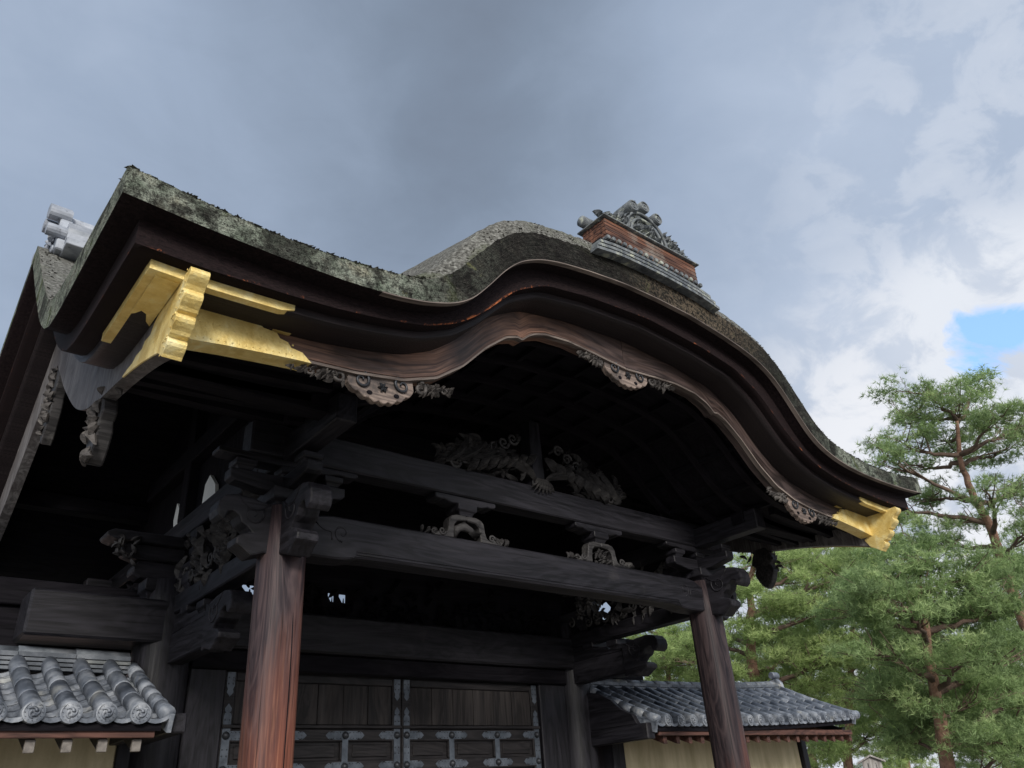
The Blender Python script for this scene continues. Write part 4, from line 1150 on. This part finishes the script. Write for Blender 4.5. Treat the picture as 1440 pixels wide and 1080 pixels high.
for h in (-1, 1):               # wave-and-peony fins each side
    w = MB()
    base = [(0.22, 0), (0.60, 0.0), (0.57, 0.03), (0.50, .055), (0.44, .10), (.36, .125), (.30, .17), (.24, .19)]
    w.prism([(h * a, z0 + b) for a, b in base], m, -0.01, 0.05)
    for k in range(40):
        t_ = rnd.random(); a = 0.24 + 0.33 * t_; zz = z0 + rnd.random() * (0.21 * (1 - t_) + 0.03)
        w.leaf(m, h * a, zz, rnd.uniform(-PI, PI), rnd.uniform(.04, .085), .035, rnd.uniform(-2.5, 2.5), -0.01, .04)
    for k, (a, b, r) in enumerate(((.29, .14, .06), (.375, .09, .055), (.455, .06, .045), (.53, .035, .032), (.33, .045, .045))):
        w.rosette(m, h * a, z0 + b, r, 6, -0.02, .035); w.spiral(m, h * a, z0 + b, r, rnd.uniform(0, 6), 1.2, .009, h, -.045)
    w.build('wave_fin', M['tiledark'], on)
cyl = MB(); cyl.lathe([(0.02, -.645), (0.048, -.635), (0.05, -.50)], (0, -1.62, z0 + 0.055), 'X', 16, True); cyl.build('side_roll_tile', M['tiledark'], on)
cyl = MB(); cyl.lathe([(0.05, .50), (0.048, .635), (0.02, .645)], (0, -1.62, z0 + 0.055), 'X', 16, True); cyl.build('side_roll_tile', M['tiledark'], on)
b = MB(); b.lathe([(0.09, -1.6), (0.09, 1.0)], (0, 0, z0 - 0.04), 'Y', 14, True); b.box(-.16, .16, -1.55, 1.0, 5.5, 5.70); b.build('kara_ridge', M['tiledark'], G)

# ---- main ridge with its end tile
zr = 6.46
r = MB()
for k, (w, a, b_) in enumerate(((0.34, 0.0, 0.07), (0.30, .075, .12), (0.33, .125, .15), (.27, .155, .22), (.30, .225, .25), (.24, .255, .33))):
    r.box(-3.80, 3.80, YM - w / 2, YM + w / 2, zr + a, zr + b_)
r.build('main_ridge', M['ridgetile'], G, 0.006)
r = MB(); r.lathe([(0.075, -3.83), (0.085, -3.82), (0.085, 3.82), (0.075, 3.83)], (0, YM, zr + 0.36), 'X', 16, True); r.build('ridge_roll', M['ridgetile'], G)
for sx in (-1, 1):
    m2 = YZl(sx * 3.84) if sx < 0 else YZr(sx * 3.84)
    e = MB(); e.prism([(YM + a, zr - 0.14 + b_) for a, b_ in ((-.30, 0), (-.31, .10), (-.24, .16), (-.22, .32), (-.16, .44), (-.08, .52), (.08, .52), (.16, .44), (.22, .32), (.24, .16), (.31, .10), (.30, 0))], m2, -0.05, 0.06)
    e = e.build('gable_end_tile', M['ridgetile'], G, 0.012)
    for a, b_, rr in ((-.12, .50, .07), (.12, .50, .07), (0, .60, .075), (-.27, .2, .06), (.27, .2, .06)):
        d = MB(); d.lathe([(rr * .6, -0.135), (rr, -0.13), (rr, 0.06)] if sx < 0 else [(rr, -0.06), (rr, 0.13), (rr * .6, .135)], (sx * 3.86, YM + a, zr - 0.14 + b_), 'X', 14)
        d.build('disc_tile', M['ridgetile'], e)
    d = MB(); d.rosette(m2, YM, zr + 0.1, 0.13, 8, -0.055, .03)
    for k in range(12): d.spiral(m2, YM + rnd.uniform(-.22, .22), zr - .1 + rnd.uniform(0, .3), .045, rnd.uniform(0, 6), 1.2, .012, 1, -.06)
    d.build('relief', M['ridgetile'], e)
    # stepped shoulder tiles in front of the ridge end
    d = MB()
    for k in range(4): d.box(min(sx * 3.55, sx * 3.83), max(sx * 3.55, sx * 3.83), YM - .46 + .05 * k, YM - .14, zr - .16 + .09 * k, zr - .09 + .09 * k)
    d.build('shoulder_tiles', M['ridgetile'], G, .006)
boards = [o for o in COL.objects if o.name.startswith('gable_bargeboard')]
gable_pendant(-1, -0.02, 4.05, 0.46, boards[0]); gable_pendant(-1, YM, 5.30, 0.75, boards[0])
gable_pendant(1, -0.02, 4.05, 0.46, boards[2]); gable_pendant(1, YM, 5.30, 0.75, boards[2])
# ------------------------------------------------------------------ tiled boundary walls
def tomoe(b, x, y, z, r):
    """round eave-tile face: rim and three comma swirls"""
    b.lathe([(r, 0.10), (r, -0.004), (r * .86, -0.006), (r * .82, 0.002), (r * .10, 0.002)], (x, y, z), 'Y', 20)
    for k in range(3):
        th = 2 * PI * k / 3 + 0.4
        pts = [(x + r * (0.22 + .33 * u) * math.cos(th + 2.2 * u), y - 0.003, z + r * (0.22 + .33 * u) * math.sin(th + 2.2 * u)) for u in np.linspace(0, 1, 7)]
        b.tube(pts, [r * .20 * (1 - .7 * u) for u in np.linspace(0, 1, 7)], 5)
    for k in range(12):
        th = 2 * PI * k / 12; b.lathe([(0.002, -.006), (.0045, 0.003)], (x + r * .72 * math.cos(th), y, z + r * .72 * math.sin(th)), 'Y', 5)


def tile_wall(name, x0, x1, first, label, inner, pl0, pl1, sag=0.0, far=None):
    """x0..x1: the tiled roof, inner: the side that meets the gate (+1 right end, -1 left end)"""
    ye, yr = 1.0, 2.02; ze, zr_ = 2.285, 2.74; pitch = 0.2135; R_ = 0.060 if inner > 0 else 0.055
    Wl = empty(name, ((x0 + x1) / 2, YM, 0), label, 'wall', 'tile-topped walls flanking the gate')
    body = MB(); body.box(pl0, pl1, YM - 0.24, YM + 0.24, 0.55, 2.26); body.build('plaster_face', M['plaster'], Wl, 0.01)
    body = MB(); body.box(pl0 - .05, pl1 + .05, YM - 0.34, YM + 0.34, 0, 0.545); body.build('stone_footing', M['stone'], Wl, 0.02)

    def slope(t_):      # height along the roof slope, slightly hollow
        return ze + (zr_ - ze) * (t_ * 0.86 + 0.14 * t_ * t_)

    def lift(x):
        if far is None: return 0.0
        e = (x - x0) / (x1 - x0) if far > 0 else (x1 - x) / (x1 - x0)
        return sag * max(0, e) ** 2.5
    n = int(round((x1 - x0) / pitch)); xsr = [first + pitch * k for k in range(-60, 60) if x0 + 0.03 < first + pitch * k < x1 - 0.03]
    for back in (0, 1):
        fy = (lambda y: 2 * YM - y) if back else (lambda y: y)
        # under-slab
        b = MB(); seg = 12
        for i in range(seg):
            xa, xb = x0 + (x1 - x0) * i / seg, x0 + (x1 - x0) * (i + 1) / seg
            for k in range(5):
                ta, tb = k / 5, (k + 1) / 5; ya, yb = ye + 0.03 + (yr - ye) * ta, ye + 0.03 + (yr - ye) * tb
                vs = [(xx_, fy(yy), slope(tt) + lift(xx_) + dz) for dz in (-0.075, -0.03) for (xx_, yy, tt) in ((xa, ya, ta), (xb, ya, ta), (xb, yb, tb), (xa, yb, tb))]
                b.add(vs, [(0, 3, 2, 1), (4, 5, 6, 7), (0, 1, 5, 4), (1, 2, 6, 5), (2, 3, 7, 6), (3, 0, 4, 7)])
        b.build('tile_bed', M['blackX'], Wl)
        # pan tiles: overlapping concave courses
        b = MB(); rows = 9
        for x in [q + pitch / 2 for q in xsr] + [xsr[0] - pitch / 2]:
            if x > x1 + .02 or x < x0 - .02: continue
            for k in range(rows):
                ta, tb = k / rows, (k + 1.25) / rows; tb = min(tb, 1.0)
                ya, yb = ye + (yr - ye) * ta, ye + (yr - ye) * tb
                za, zb_ = slope(ta) + 0.036 + lift(x), slope(tb) + 0.0 + lift(x)
                w = pitch * 0.47; jx = rnd.uniform(-.003, .003); vs = []
                for (yy, zz) in ((ya, za), (yb, zb_)):
                    for dz in (0, -0.026):
                        for q in range(7):
                            u = -1 + q / 3; vs.append((x + jx + u * w, fy(yy), zz + dz - 0.042 * (1 - u * u)))
                fs = []
                for q in range(6):
                    fs += [(q, q + 1, 15 + q, 14 + q), (7 + q, 21 + q, 22 + q, 8 + q), (q, 7 + q, 8 + q, q + 1), (14 + q, 15 + q, 22 + q, 21 + q)]
                fs += [(0, 14, 21, 7), (6, 13, 27, 20)]
                b.add(vs, fs)
        b.build('pan_tiles', M['tile'], Wl)
        # round cover tiles in jointed lengths, with swirl-faced ends
        for x in xsr:
            b = MB(); nj = 4
            for k in range(nj):
                ta, tb = k / nj, (k + 1) / nj
                p0 = Vector((x, fy(ye + (yr - ye) * ta), slope(ta) + 0.040 + lift(x))); p1 = Vector((x, fy(ye + (yr - ye) * tb), slope(tb) + 0.040 + lift(x)))
                e = (p1 - p0) * 0.06
                b.tube([p0, p0 + e, p1 - e * .1], [R_ * 1.02, R_ * 1.02, R_ * 0.975], 14)
            if back == 0: tomoe(b, x, ye - 0.012, slope(0) + 0.030 + lift(x), R_ * 1.12)
            b.build('round_tile_row', M['tile'], Wl)
        # fascia, rafters
        b = MB(); b.box(x0 + .03, x1 - .03, min(fy(ye + .05), fy(ye + .08)), max(fy(ye + .05), fy(ye + .08)), ze - 0.115, ze - 0.055)
        if sag: pass
        b.build('eave_board', M['redwood'], Wl, 0.004)
        for x in [q + 0.035 for q in xsr]:
            b = MB()
            y0_, y1_ = ye + 0.10, YM - 0.2
            vs = [(x + dx, fy(yy), zz + dz) for yy, zz in ((y0_, ze - 0.15), (y1_, ze + 0.17)) for dx, dz in ((-.028, -.045), (.028, -.045), (.028, .03), (-.028, .03))]
            b.add(vs, [(3, 2, 1, 0), (4, 5, 6, 7), (0, 1, 5, 4), (1, 2, 6, 5), (2, 3, 7, 6), (3, 0, 4, 7)])
            if not back: b.build('rafter', M['redwood'] if inner < 0 else M['darkY'], Wl, .003)
            if not back and inner > 0:
                b = MB(); b.box(x - .029, x + .029, y0_ - .004, y0_ + .03, ze - .196, ze - .119); b.build('painted_rafter_tip', M['rafterend'], Wl, .003)
    # ridge: stacked courses and top roll
    b = MB(); seg = 16
    for k, (w, a, c) in enumerate(((.34, 0, .022), (.24, .022, .034), (.32, .034, .056), (.23, .056, .068), (.30, .068, .090), (.22, .09, .102), (.26, .102, .135))):
        for i in range(seg):
            xa, xb = x0 + .01 + (x1 - x0 - .02) * i / seg, x0 + .01 + (x1 - x0 - .02) * (i + 1) / seg - .004
            za, zb_ = zr_ - .02 + lift(xa), zr_ - .02 + lift(xb)
            vs = [(xx_, YM + s_ * w / 2, zz + dz) for dz in (a, c) for (xx_, s_, zz) in ((xa, -1, za), (xb, -1, zb_), (xb, 1, zb_), (xa, 1, za))]
            b.add(vs, [(0, 3, 2, 1), (4, 5, 6, 7), (0, 1, 5, 4), (1, 2, 6, 5), (2, 3, 7, 6), (3, 0, 4, 7)])
    b.build('ridge_courses', M['tilemid'], Wl)
    b = MB()
    for i in range(seg):
        xa, xb = x0 + (x1 - x0) * i / seg, x0 + (x1 - x0) * (i + 1) / seg
        b.tube([(xa, YM, zr_ + .115 + lift(xa)), (xb, YM, zr_ + .115 + lift(xb))], [.062, .056], 12)
    b.build('ridge_roll', M['tilemid'], Wl)
    # ends: hanging verge tiles and dark gable frame
    for e_, xe_ in ((-1, x0), (1, x1)):
        b = MB()
        for k in range(6):
            ta, tb = k / 6, (k + 1) / 6
            pa = Vector((xe_ + e_ * 0.02, ye + (yr - ye) * ta, slope(ta) + .03 + lift(xe_))); pb = Vector((xe_ + e_ * .02, ye + (yr - ye) * tb, slope(tb) + .03 + lift(xe_)))
            b.tube([pa, pb], [.056, .050], 12)
            b.frame(pa + Vector((e_ * .03, 0, -.06)), pb + Vector((e_ * .03, 0, -.07)), .03, .12)
        b.build('verge_tiles', M['tile'], Wl)
    for xe_ in (x0 + .06, x1 - .06):
        b = MB(); b.box(xe_ - .04, xe_ + .04, ye + .14, 2 * YM - ye - .14, ze - .09, ze - .01)
        b.build('gable_beam', M['darkY'], Wl, .006)
        b = MB(); b.prism([(ye + .2, ze - .01), (2 * YM - ye - .2, ze - .01), (YM, zr_ - .09)], YZl(xe_), -.025, .025); b.build('gable_board', M['darkY'], Wl)
    return Wl


LW = tile_wall('tiled_wall', -9.0, -2.62, -2.78, 'ochre plaster wall under grey swirl-ended roof tiles, left of the gate', 1, -9.0, -2.66)
RW = tile_wall('tiled_wall', 2.52, 6.55, 2.66, 'ochre plaster wall under an upturned grey tile roof, right of the gate behind the far pillar', -1, 2.86, 6.45, 0.10, 1)
# ridge-end tile of the right wall
e = MB(); mm = YZl(6.57); e.prism([(YM + a, 2.74 + b_) for a, b_ in ((-.17, -.03), (-.18, .07), (-.13, .14), (-.11, .24), (-.05, .30), (.05, .30), (.11, .24), (.13, .14), (.18, .07), (.17, -.03))], mm, -.02, .05)
e.lathe([(.05, -.05), (.055, .10)], (6.57, YM, 3.09), 'X', 14); e.build('ridge_end_tile', M['tile'], RW, .006)
e = MB(); e.lathe([(.05, -.05), (.058, .16), (.05, .17)], (6.55, 1.03, 2.42), 'X', 14); e.build('corner_roll_tile', M['tile'], RW)
# dark timber framing where the walls meet the gate
box('wall_post', M['darkZ'], G, -2.66, -2.56, YM - 0.26, YM + 0.26, 0.2, 2.27)
box('wall_post', M['darkZ'], G, 2.66, 2.85, YM - 0.26, YM + 0.26, 0.2, 2.27)
box('wall_beam_end', M['darkY'], G, -2.56, -2.44, 1.06, YM, 2.20, 2.33, .01)
box('wall_beam_end', M['darkY'], G, 2.38, 2.50, 1.06, YM, 2.14, 2.30, .01)
b = MB(); b.prism([(1.20, 2.30), (1.26, 2.40), (1.42, 2.47), (1.55, 2.58), (1.75, 2.68), (YM, 2.74), (YM, 2.30)], YZl(2.42), -.03, .03); b.build('wing_board', M['darkY'], G, .006)
box('battered_post', M['darkZ'], RW, 6.46, 6.58, YM - 0.30, YM + 0.30, 0.2, 2.26)
# ------------------------------------------------------------------ pines
def pine(label, trunk, trunk_r, pads, mat, seed, dens=1.0, limbs_from=None, name='pine_tree', nl=0.15, group='red pines beyond the wall'):
    """trunk: list of points base to top; pads: (centre, rx, ry, rz)"""
    rs = np.random.RandomState(seed); rr = random.Random(seed)
    T = empty(name, tuple(trunk[0]), label, 'tree', group)
    pts = [Vector(p) for p in trunk]
    # refine trunk
    P2 = []
    for i in range(len(pts) - 1):
        for k in range(4):
            t_ = k / 4; P2.append(pts[i].lerp(pts[i + 1], t_) + Vector((rr.uniform(-.04, .04), rr.uniform(-.04, .04), 0)))
    P2.append(pts[-1]); n = len(P2)
    b = MB(); b.tube(P2, [trunk_r * (1 - 0.72 * (i / (n - 1)) ** 1.1) for i in range(n)], 10)
    b.build('trunk', M['bark'], T)
    lb = MB(); tw = []
    mains = [Vector(q[0]) for q in pads if not q[4]]
    for (c, rx, ry, rz, isfill) in pads:
        c = Vector(c)
        # leave the trunk a little below the pad
        best = min(range(1, n), key=lambda i: abs(P2[i].z - (c.z - 0.25 * (P2[i].xy - c.xy).length - .1)))
        s_ = P2[best]
        if isfill and mains: s_ = min(mains, key=lambda q: (q - c).length)
        mid = s_.lerp(c, .5) + Vector((rr.uniform(-.25, .25), rr.uniform(-.25, .25), rr.uniform(-.25, .15)))
        pl = []
        for k in range(9):
            t_ = k / 8; q = s_ * (1 - t_) ** 2 + mid * 2 * t_ * (1 - t_) + c * t_ * t_
            pl.append(q + Vector((rr.uniform(-.06, .06), rr.uniform(-.06, .06), rr.uniform(-.06, .06))) * (1 if 0 < k < 8 else 0))
        r0 = min(trunk_r * .5, 0.03 + 0.03 * (c - s_).length ** .8) if not isfill else .022
        lb.tube(pl, [r0 * (1 - .75 * k / 8) for k in range(9)], 6)
        for k in range(int(9 + 5 * rx)):
            st_ = pl[rr.randint(4, 8)]
            e_ = c + Vector((rr.uniform(-1, 1) * rx, rr.uniform(-1, 1) * ry, rr.uniform(-.3, .9) * rz)) * .85
            md = st_.lerp(e_, .5) + Vector((rr.uniform(-.12, .12), rr.uniform(-.12, .12), -.05))
            lb.tube([st_, md, e_], [r0 * .28, r0 * .18, .006], 4, False)
    lb.build('limbs', M['twig'], T)
    # needle tufts
    cen = []; shade = []
    for (c, rx, ry, rz, isfill) in pads:
        k = int(250 * dens * (rx * ry + rx * rz + ry * rz) )
        # clumps of tufts within the pad leave gaps between them
        nc = max(6, int(k / 30)); u = rs.normal(size=(nc, 3)); u /= np.linalg.norm(u, axis=1)[:, None]
        rad = rs.rand(nc, 1) ** 0.4; cc = u * rad * np.array([rx, ry, rz]); cc[:, 2] = np.where(cc[:, 2] < -.35 * rz, -.35 * rz * rs.rand(nc), cc[:, 2])
        idx = rs.randint(0, nc, k)
        off = rs.normal(size=(k, 3)) * np.array([.17, .17, .085])
        p = cc[idx] + off + np.array(c)
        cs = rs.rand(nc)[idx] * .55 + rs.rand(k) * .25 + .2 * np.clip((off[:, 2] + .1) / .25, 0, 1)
        cen.append(p); shade.append(cs)
    cen = np.concatenate(cen); shade = np.concatenate(shade); K = len(cen); nn = 9
    ax = rs.normal(size=(K, 3)) * .55 + np.array([0, 0, .75]); ax /= np.linalg.norm(ax, axis=1)[:, None]
    d = rs.normal(size=(K, nn, 3)); d /= np.linalg.norm(d, axis=2)[:, :, None]
    d = d * .85 + ax[:, None, :] * .75; d /= np.linalg.norm(d, axis=2)[:, :, None]
    side = np.cross(d, rs.normal(size=(K, nn, 3))); side /= np.linalg.norm(side, axis=2)[:, :, None]
    ln = nl * (.7 + .6 * rs.rand(K, nn, 1)); w = 0.0085
    base = cen[:, None, :] + d * .01
    v = np.stack([base - side * w, base + side * w, base + d * ln], 2).reshape(-1, 3)
    nf = K * nn
    me = bpy.data.meshes.new('crown'); me.vertices.add(nf * 3); me.vertices.foreach_set('co', v.ravel().astype(np.float32))
    me.loops.add(nf * 3); me.loops.foreach_set('vertex_index', np.arange(nf * 3, dtype=np.int32))
    me.polygons.add(nf); me.polygons.foreach_set('loop_start', np.arange(0, nf * 3, 3, dtype=np.int32))
    me.update(calc_edges=True)
    at_ = me.attributes.new('shade', 'FLOAT', 'FACE'); at_.data.foreach_set('value', np.repeat(shade, nn).astype(np.float32))
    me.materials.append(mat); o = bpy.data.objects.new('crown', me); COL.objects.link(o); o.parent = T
    o.matrix_parent_inverse = Matrix.Translation(-T.location)
    return T


def pads_px(lst, dep):
    out_ = []
    for q in lst:
        x, y, r = q[:3]; dd = dep + (q[3] if len(q) > 3 else 0)
        rw = r / FPX * dd; out_.append((tuple(atd(x, y, dd)), rw, rw * 1.0, rw * (q[4] if len(q) > 4 else .62), len(q) > 5))
    return out_


def fill(x0, x1, y0, y1, n, r0, r1, seed, ddep=1.6):
    q = random.Random(seed); out_ = []
    for k in range(n): out_.append((q.uniform(x0, x1), q.uniform(y0, y1), q.uniform(r0, r1), q.uniform(-ddep, ddep), q.uniform(.4, .8), 1))
    return out_


def trunk_px(lst, dep, base_z=0.0):
    p = [atd(x, y, dep) for x, y in lst]
    d = (p[0] - p[1]); b0 = p[0] + d * ((p[0].z - base_z) / max(.5, -d.z)) if d.z < -.1 else Vector((p[0].x, p[0].y, base_z))
    b0 = Vector((p[0].x + (b0.x - p[0].x) * .6, p[0].y + (b0.y - p[0].y) * .6, base_z))
    return [b0] + p


# tall pine on the right with the bare leaning trunk
pine('tallest red pine, bare leaning trunk with open crown at the right edge', trunk_px([(1425, 830), (1408, 780), (1382, 722), (1362, 680), (1348, 640), (1345, 590)], 22), 0.165,
     pads_px([(1345, 572, 62), (1290, 590, 46, 1), (1395, 590, 52, -1), (1265, 620, 44, 0), (1330, 620, 58, 1), (1400, 640, 50, 1), (1245, 645, 30, -1), (1290, 655, 34, 1.5), (1440, 600, 46, 0), (1360, 555, 46, 1), (1310, 555, 34, 0),
               (1440, 690, 46, 1), (1385, 690, 34, -1.5), (1300, 700, 46, 1.5), (1250, 720, 40, 1), (1350, 735, 32, 1.5), (1450, 745, 40, -1), (1330, 760, 40, 2)] + fill(1215, 1450, 540, 660, 16, 14, 26, 35, 1.8) + fill(1230, 1450, 690, 770, 10, 14, 26, 36, 1.8), 22), M['needleB'], 11, .62)
pine('red pine whose orange trunk rises just right of the far pillar', trunk_px([(1064, 975), (1058, 920), (1056, 870), (1055, 815), (1062, 770)], 24), 0.20,
     pads_px([(1075, 790, 50), (1130, 800, 52, 1), (1180, 815, 55, 0), (1020, 830, 45, 1), (1105, 850, 50, 2.5), (1160, 860, 60, 1), (975, 905, 52, 1), (930, 925, 40, 1), (1015, 900, 40, 2.5), (1125, 925, 55, 1.5), (1180, 920, 55, 0), (990, 955, 40, 1.5), (1085, 960, 30, 2.5), (1150, 965, 50, 0)] + fill(920, 1210, 800, 960, 22, 22, 40, 34, 2.0), 24), M['needleA'], 12, 1.0)
pine('broad pine with the fullest crown, low at the right edge behind the wall end', trunk_px([(1330, 1075), (1322, 1010), (1310, 940), (1300, 870), (1292, 810)], 19), 0.20,
     pads_px([(1300, 790, 60), (1240, 810, 55, 1), (1360, 810, 60, 0), (1210, 860, 55, 0), (1275, 860, 60, -1), (1340, 870, 62, 1), (1410, 850, 60, 0), (1225, 915, 58, -1), (1290, 925, 62, 1), (1355, 930, 60, -1), (1415, 925, 60, 1), (1240, 970, 55, 0), (1310, 985, 55, 1), (1375, 985, 55, 0), (1435, 985, 50, 1), (1270, 1035, 45, 1), (1350, 1045, 45, 0), (1425, 1050, 55, -1)] + fill(1200, 1450, 790, 1080, 30, 24, 44, 31), 19), M['needleB'], 13, 1.0)
pine('bright green pine filling the gap between the tall pine and the far eave corner', trunk_px([(1192, 1060), (1195, 990), (1198, 900), (1202, 830)], 29), 0.2,
     pads_px([(1200, 790, 70), (1140, 790, 50, 1), (1260, 760, 60, 1), (1200, 850, 70, -1), (1150, 900, 70, 1), (1240, 900, 70, 1), (1200, 960, 60, 0), (1230, 1030, 60, 1), (1170, 1050, 60, 0), (1090, 890, 50, 2), (1030, 940, 60, 2), (960, 950, 60, 2)] + fill(1090, 1290, 770, 1080, 26, 28, 50, 32, 2.5), 29), M['needleA'], 14, .75)
pine('distant pine cut by the right edge, lower and darker than the tallest one', trunk_px([(1480, 1075), (1470, 980), (1462, 880), (1452, 820)], 27), 0.22,
     pads_px([(1450, 800, 70), (1400, 790, 60, 1), (1380, 840, 60, 2), (1440, 880, 80, 1), (1380, 920, 70, 2), (1420, 960, 70, 0), (1360, 1000, 70, 2), (1450, 1040, 70, 0), (1300, 960, 60, 2), (1290, 1040, 60, 3)] + fill(1290, 1470, 800, 1080, 24, 32, 54, 33, 2.5), 27), M['needleB'], 15, .75)
pine('young pine seen in the gap between far pillar and gate beams', trunk_px([(935, 1060), (938, 990), (940, 940), (942, 900)], 26), 0.14,
     pads_px([(930, 895, 46), (890, 930, 46, 1), (965, 930, 40, 1), (900, 880, 36, 0), (860, 900, 50, 2), (930, 960, 50, 0), (985, 900, 40, 1)], 26), M['needleA'], 16, .9)

for k, (px_, lab) in enumerate(((1130, 'hazy far pine low behind the end of the right-hand tiled wall'), (1260, 'hazy far pine behind the roofed grey post'), (1400, 'hazy far pine low in the bottom right corner'))):
    pine(lab, trunk_px([(px_ + 15, 1082), (px_ + 5, 1000), (px_, 930)], 46), 0.3,
         pads_px(fill(px_ - 80, px_ + 90, 900, 1085, 34, 26, 44, 60 + k, 4), 46), M['needleA' if k == 1 else 'needleB'], 50 + k, .42, nl=.24, group='far pines')

# ------------------------------------------------------------------ small roofed notice post, bottom right
bp = atd(1226, 1073, 13.0)
SP = empty('roofed_post', (bp.x, bp.y, 0), 'small weathered grey post box with a peaked board roof, in front of the pines', 'signpost')
yaw = math.atan2(bp.y - CAM[1], bp.x - CAM[0]) - PI / 2
R2 = Matrix.Rotation(yaw, 3, 'Z')
def rp(b):
    b.v = [tuple(R2 @ Vector(p) + Vector((bp.x, bp.y, 0))) for p in b.v]; return b
zt = bp.z
b = MB(); b.box(-.05, .05, -.05, .05, 0, zt - .42); rp(b).build('post', M['greyplank'], SP, .005)
b = MB(); b.prism([(-.15, zt - .42), (.15, zt - .42), (.15, zt + .02), (0, zt + .09), (-.15, zt + .02)], XZ(0), -.12, .12); rp(b).build('box', M['greyplank'], SP, .004)
for h in (-1, 1):
    b = MB(); b.prism([(0, zt + .095), (h * .215, zt - .005), (h * .215, zt + .022), (0, zt + .125)], XZ(0), -.17, .17); rp(b).build('roof_board', M['greyplank'], SP, .003)
    b = MB(); b.box(h * .06 - .004, h * .06 + .004, -.123, -.1205, zt - .40, zt + .0); rp(b).build('plank_joint', M['blackZ'], SP)

# ------------------------------------------------------------------ pale building beyond the left wall
c0 = atd(20, 915, 18)
BL = empty('pale_building', (c0.x - 1, c0.y + 2, 0), 'pale pink walled building just showing over the left wall, under the big beam end', 'building')
x0, x1, y0, y1 = c0.x - 5, c0.x + 2.6, c0.y, c0.y + 5; h = c0.z + 0.55
b = MB(); b.box(x0, x1, y0, y1, 0, h); b.build('wall', M['pinkwall'], BL)
b = MB(); b.prism([(y0 - .5, h - .05), (y1 + .5, h - .05), ((y0 + y1) / 2, h + 1.0)], YZl(x0 - .3), 0, x1 - x0 + .6); b.build('roof', M['tiledark'], BL)
for k in range(4):
    xa = x0 + .8 + k * 1.7; b = MB(); b.box(xa, xa + .9, y0 - .03, y0 + .01, h - 1.9, h - .9); b.build('window', M['stud'], BL)
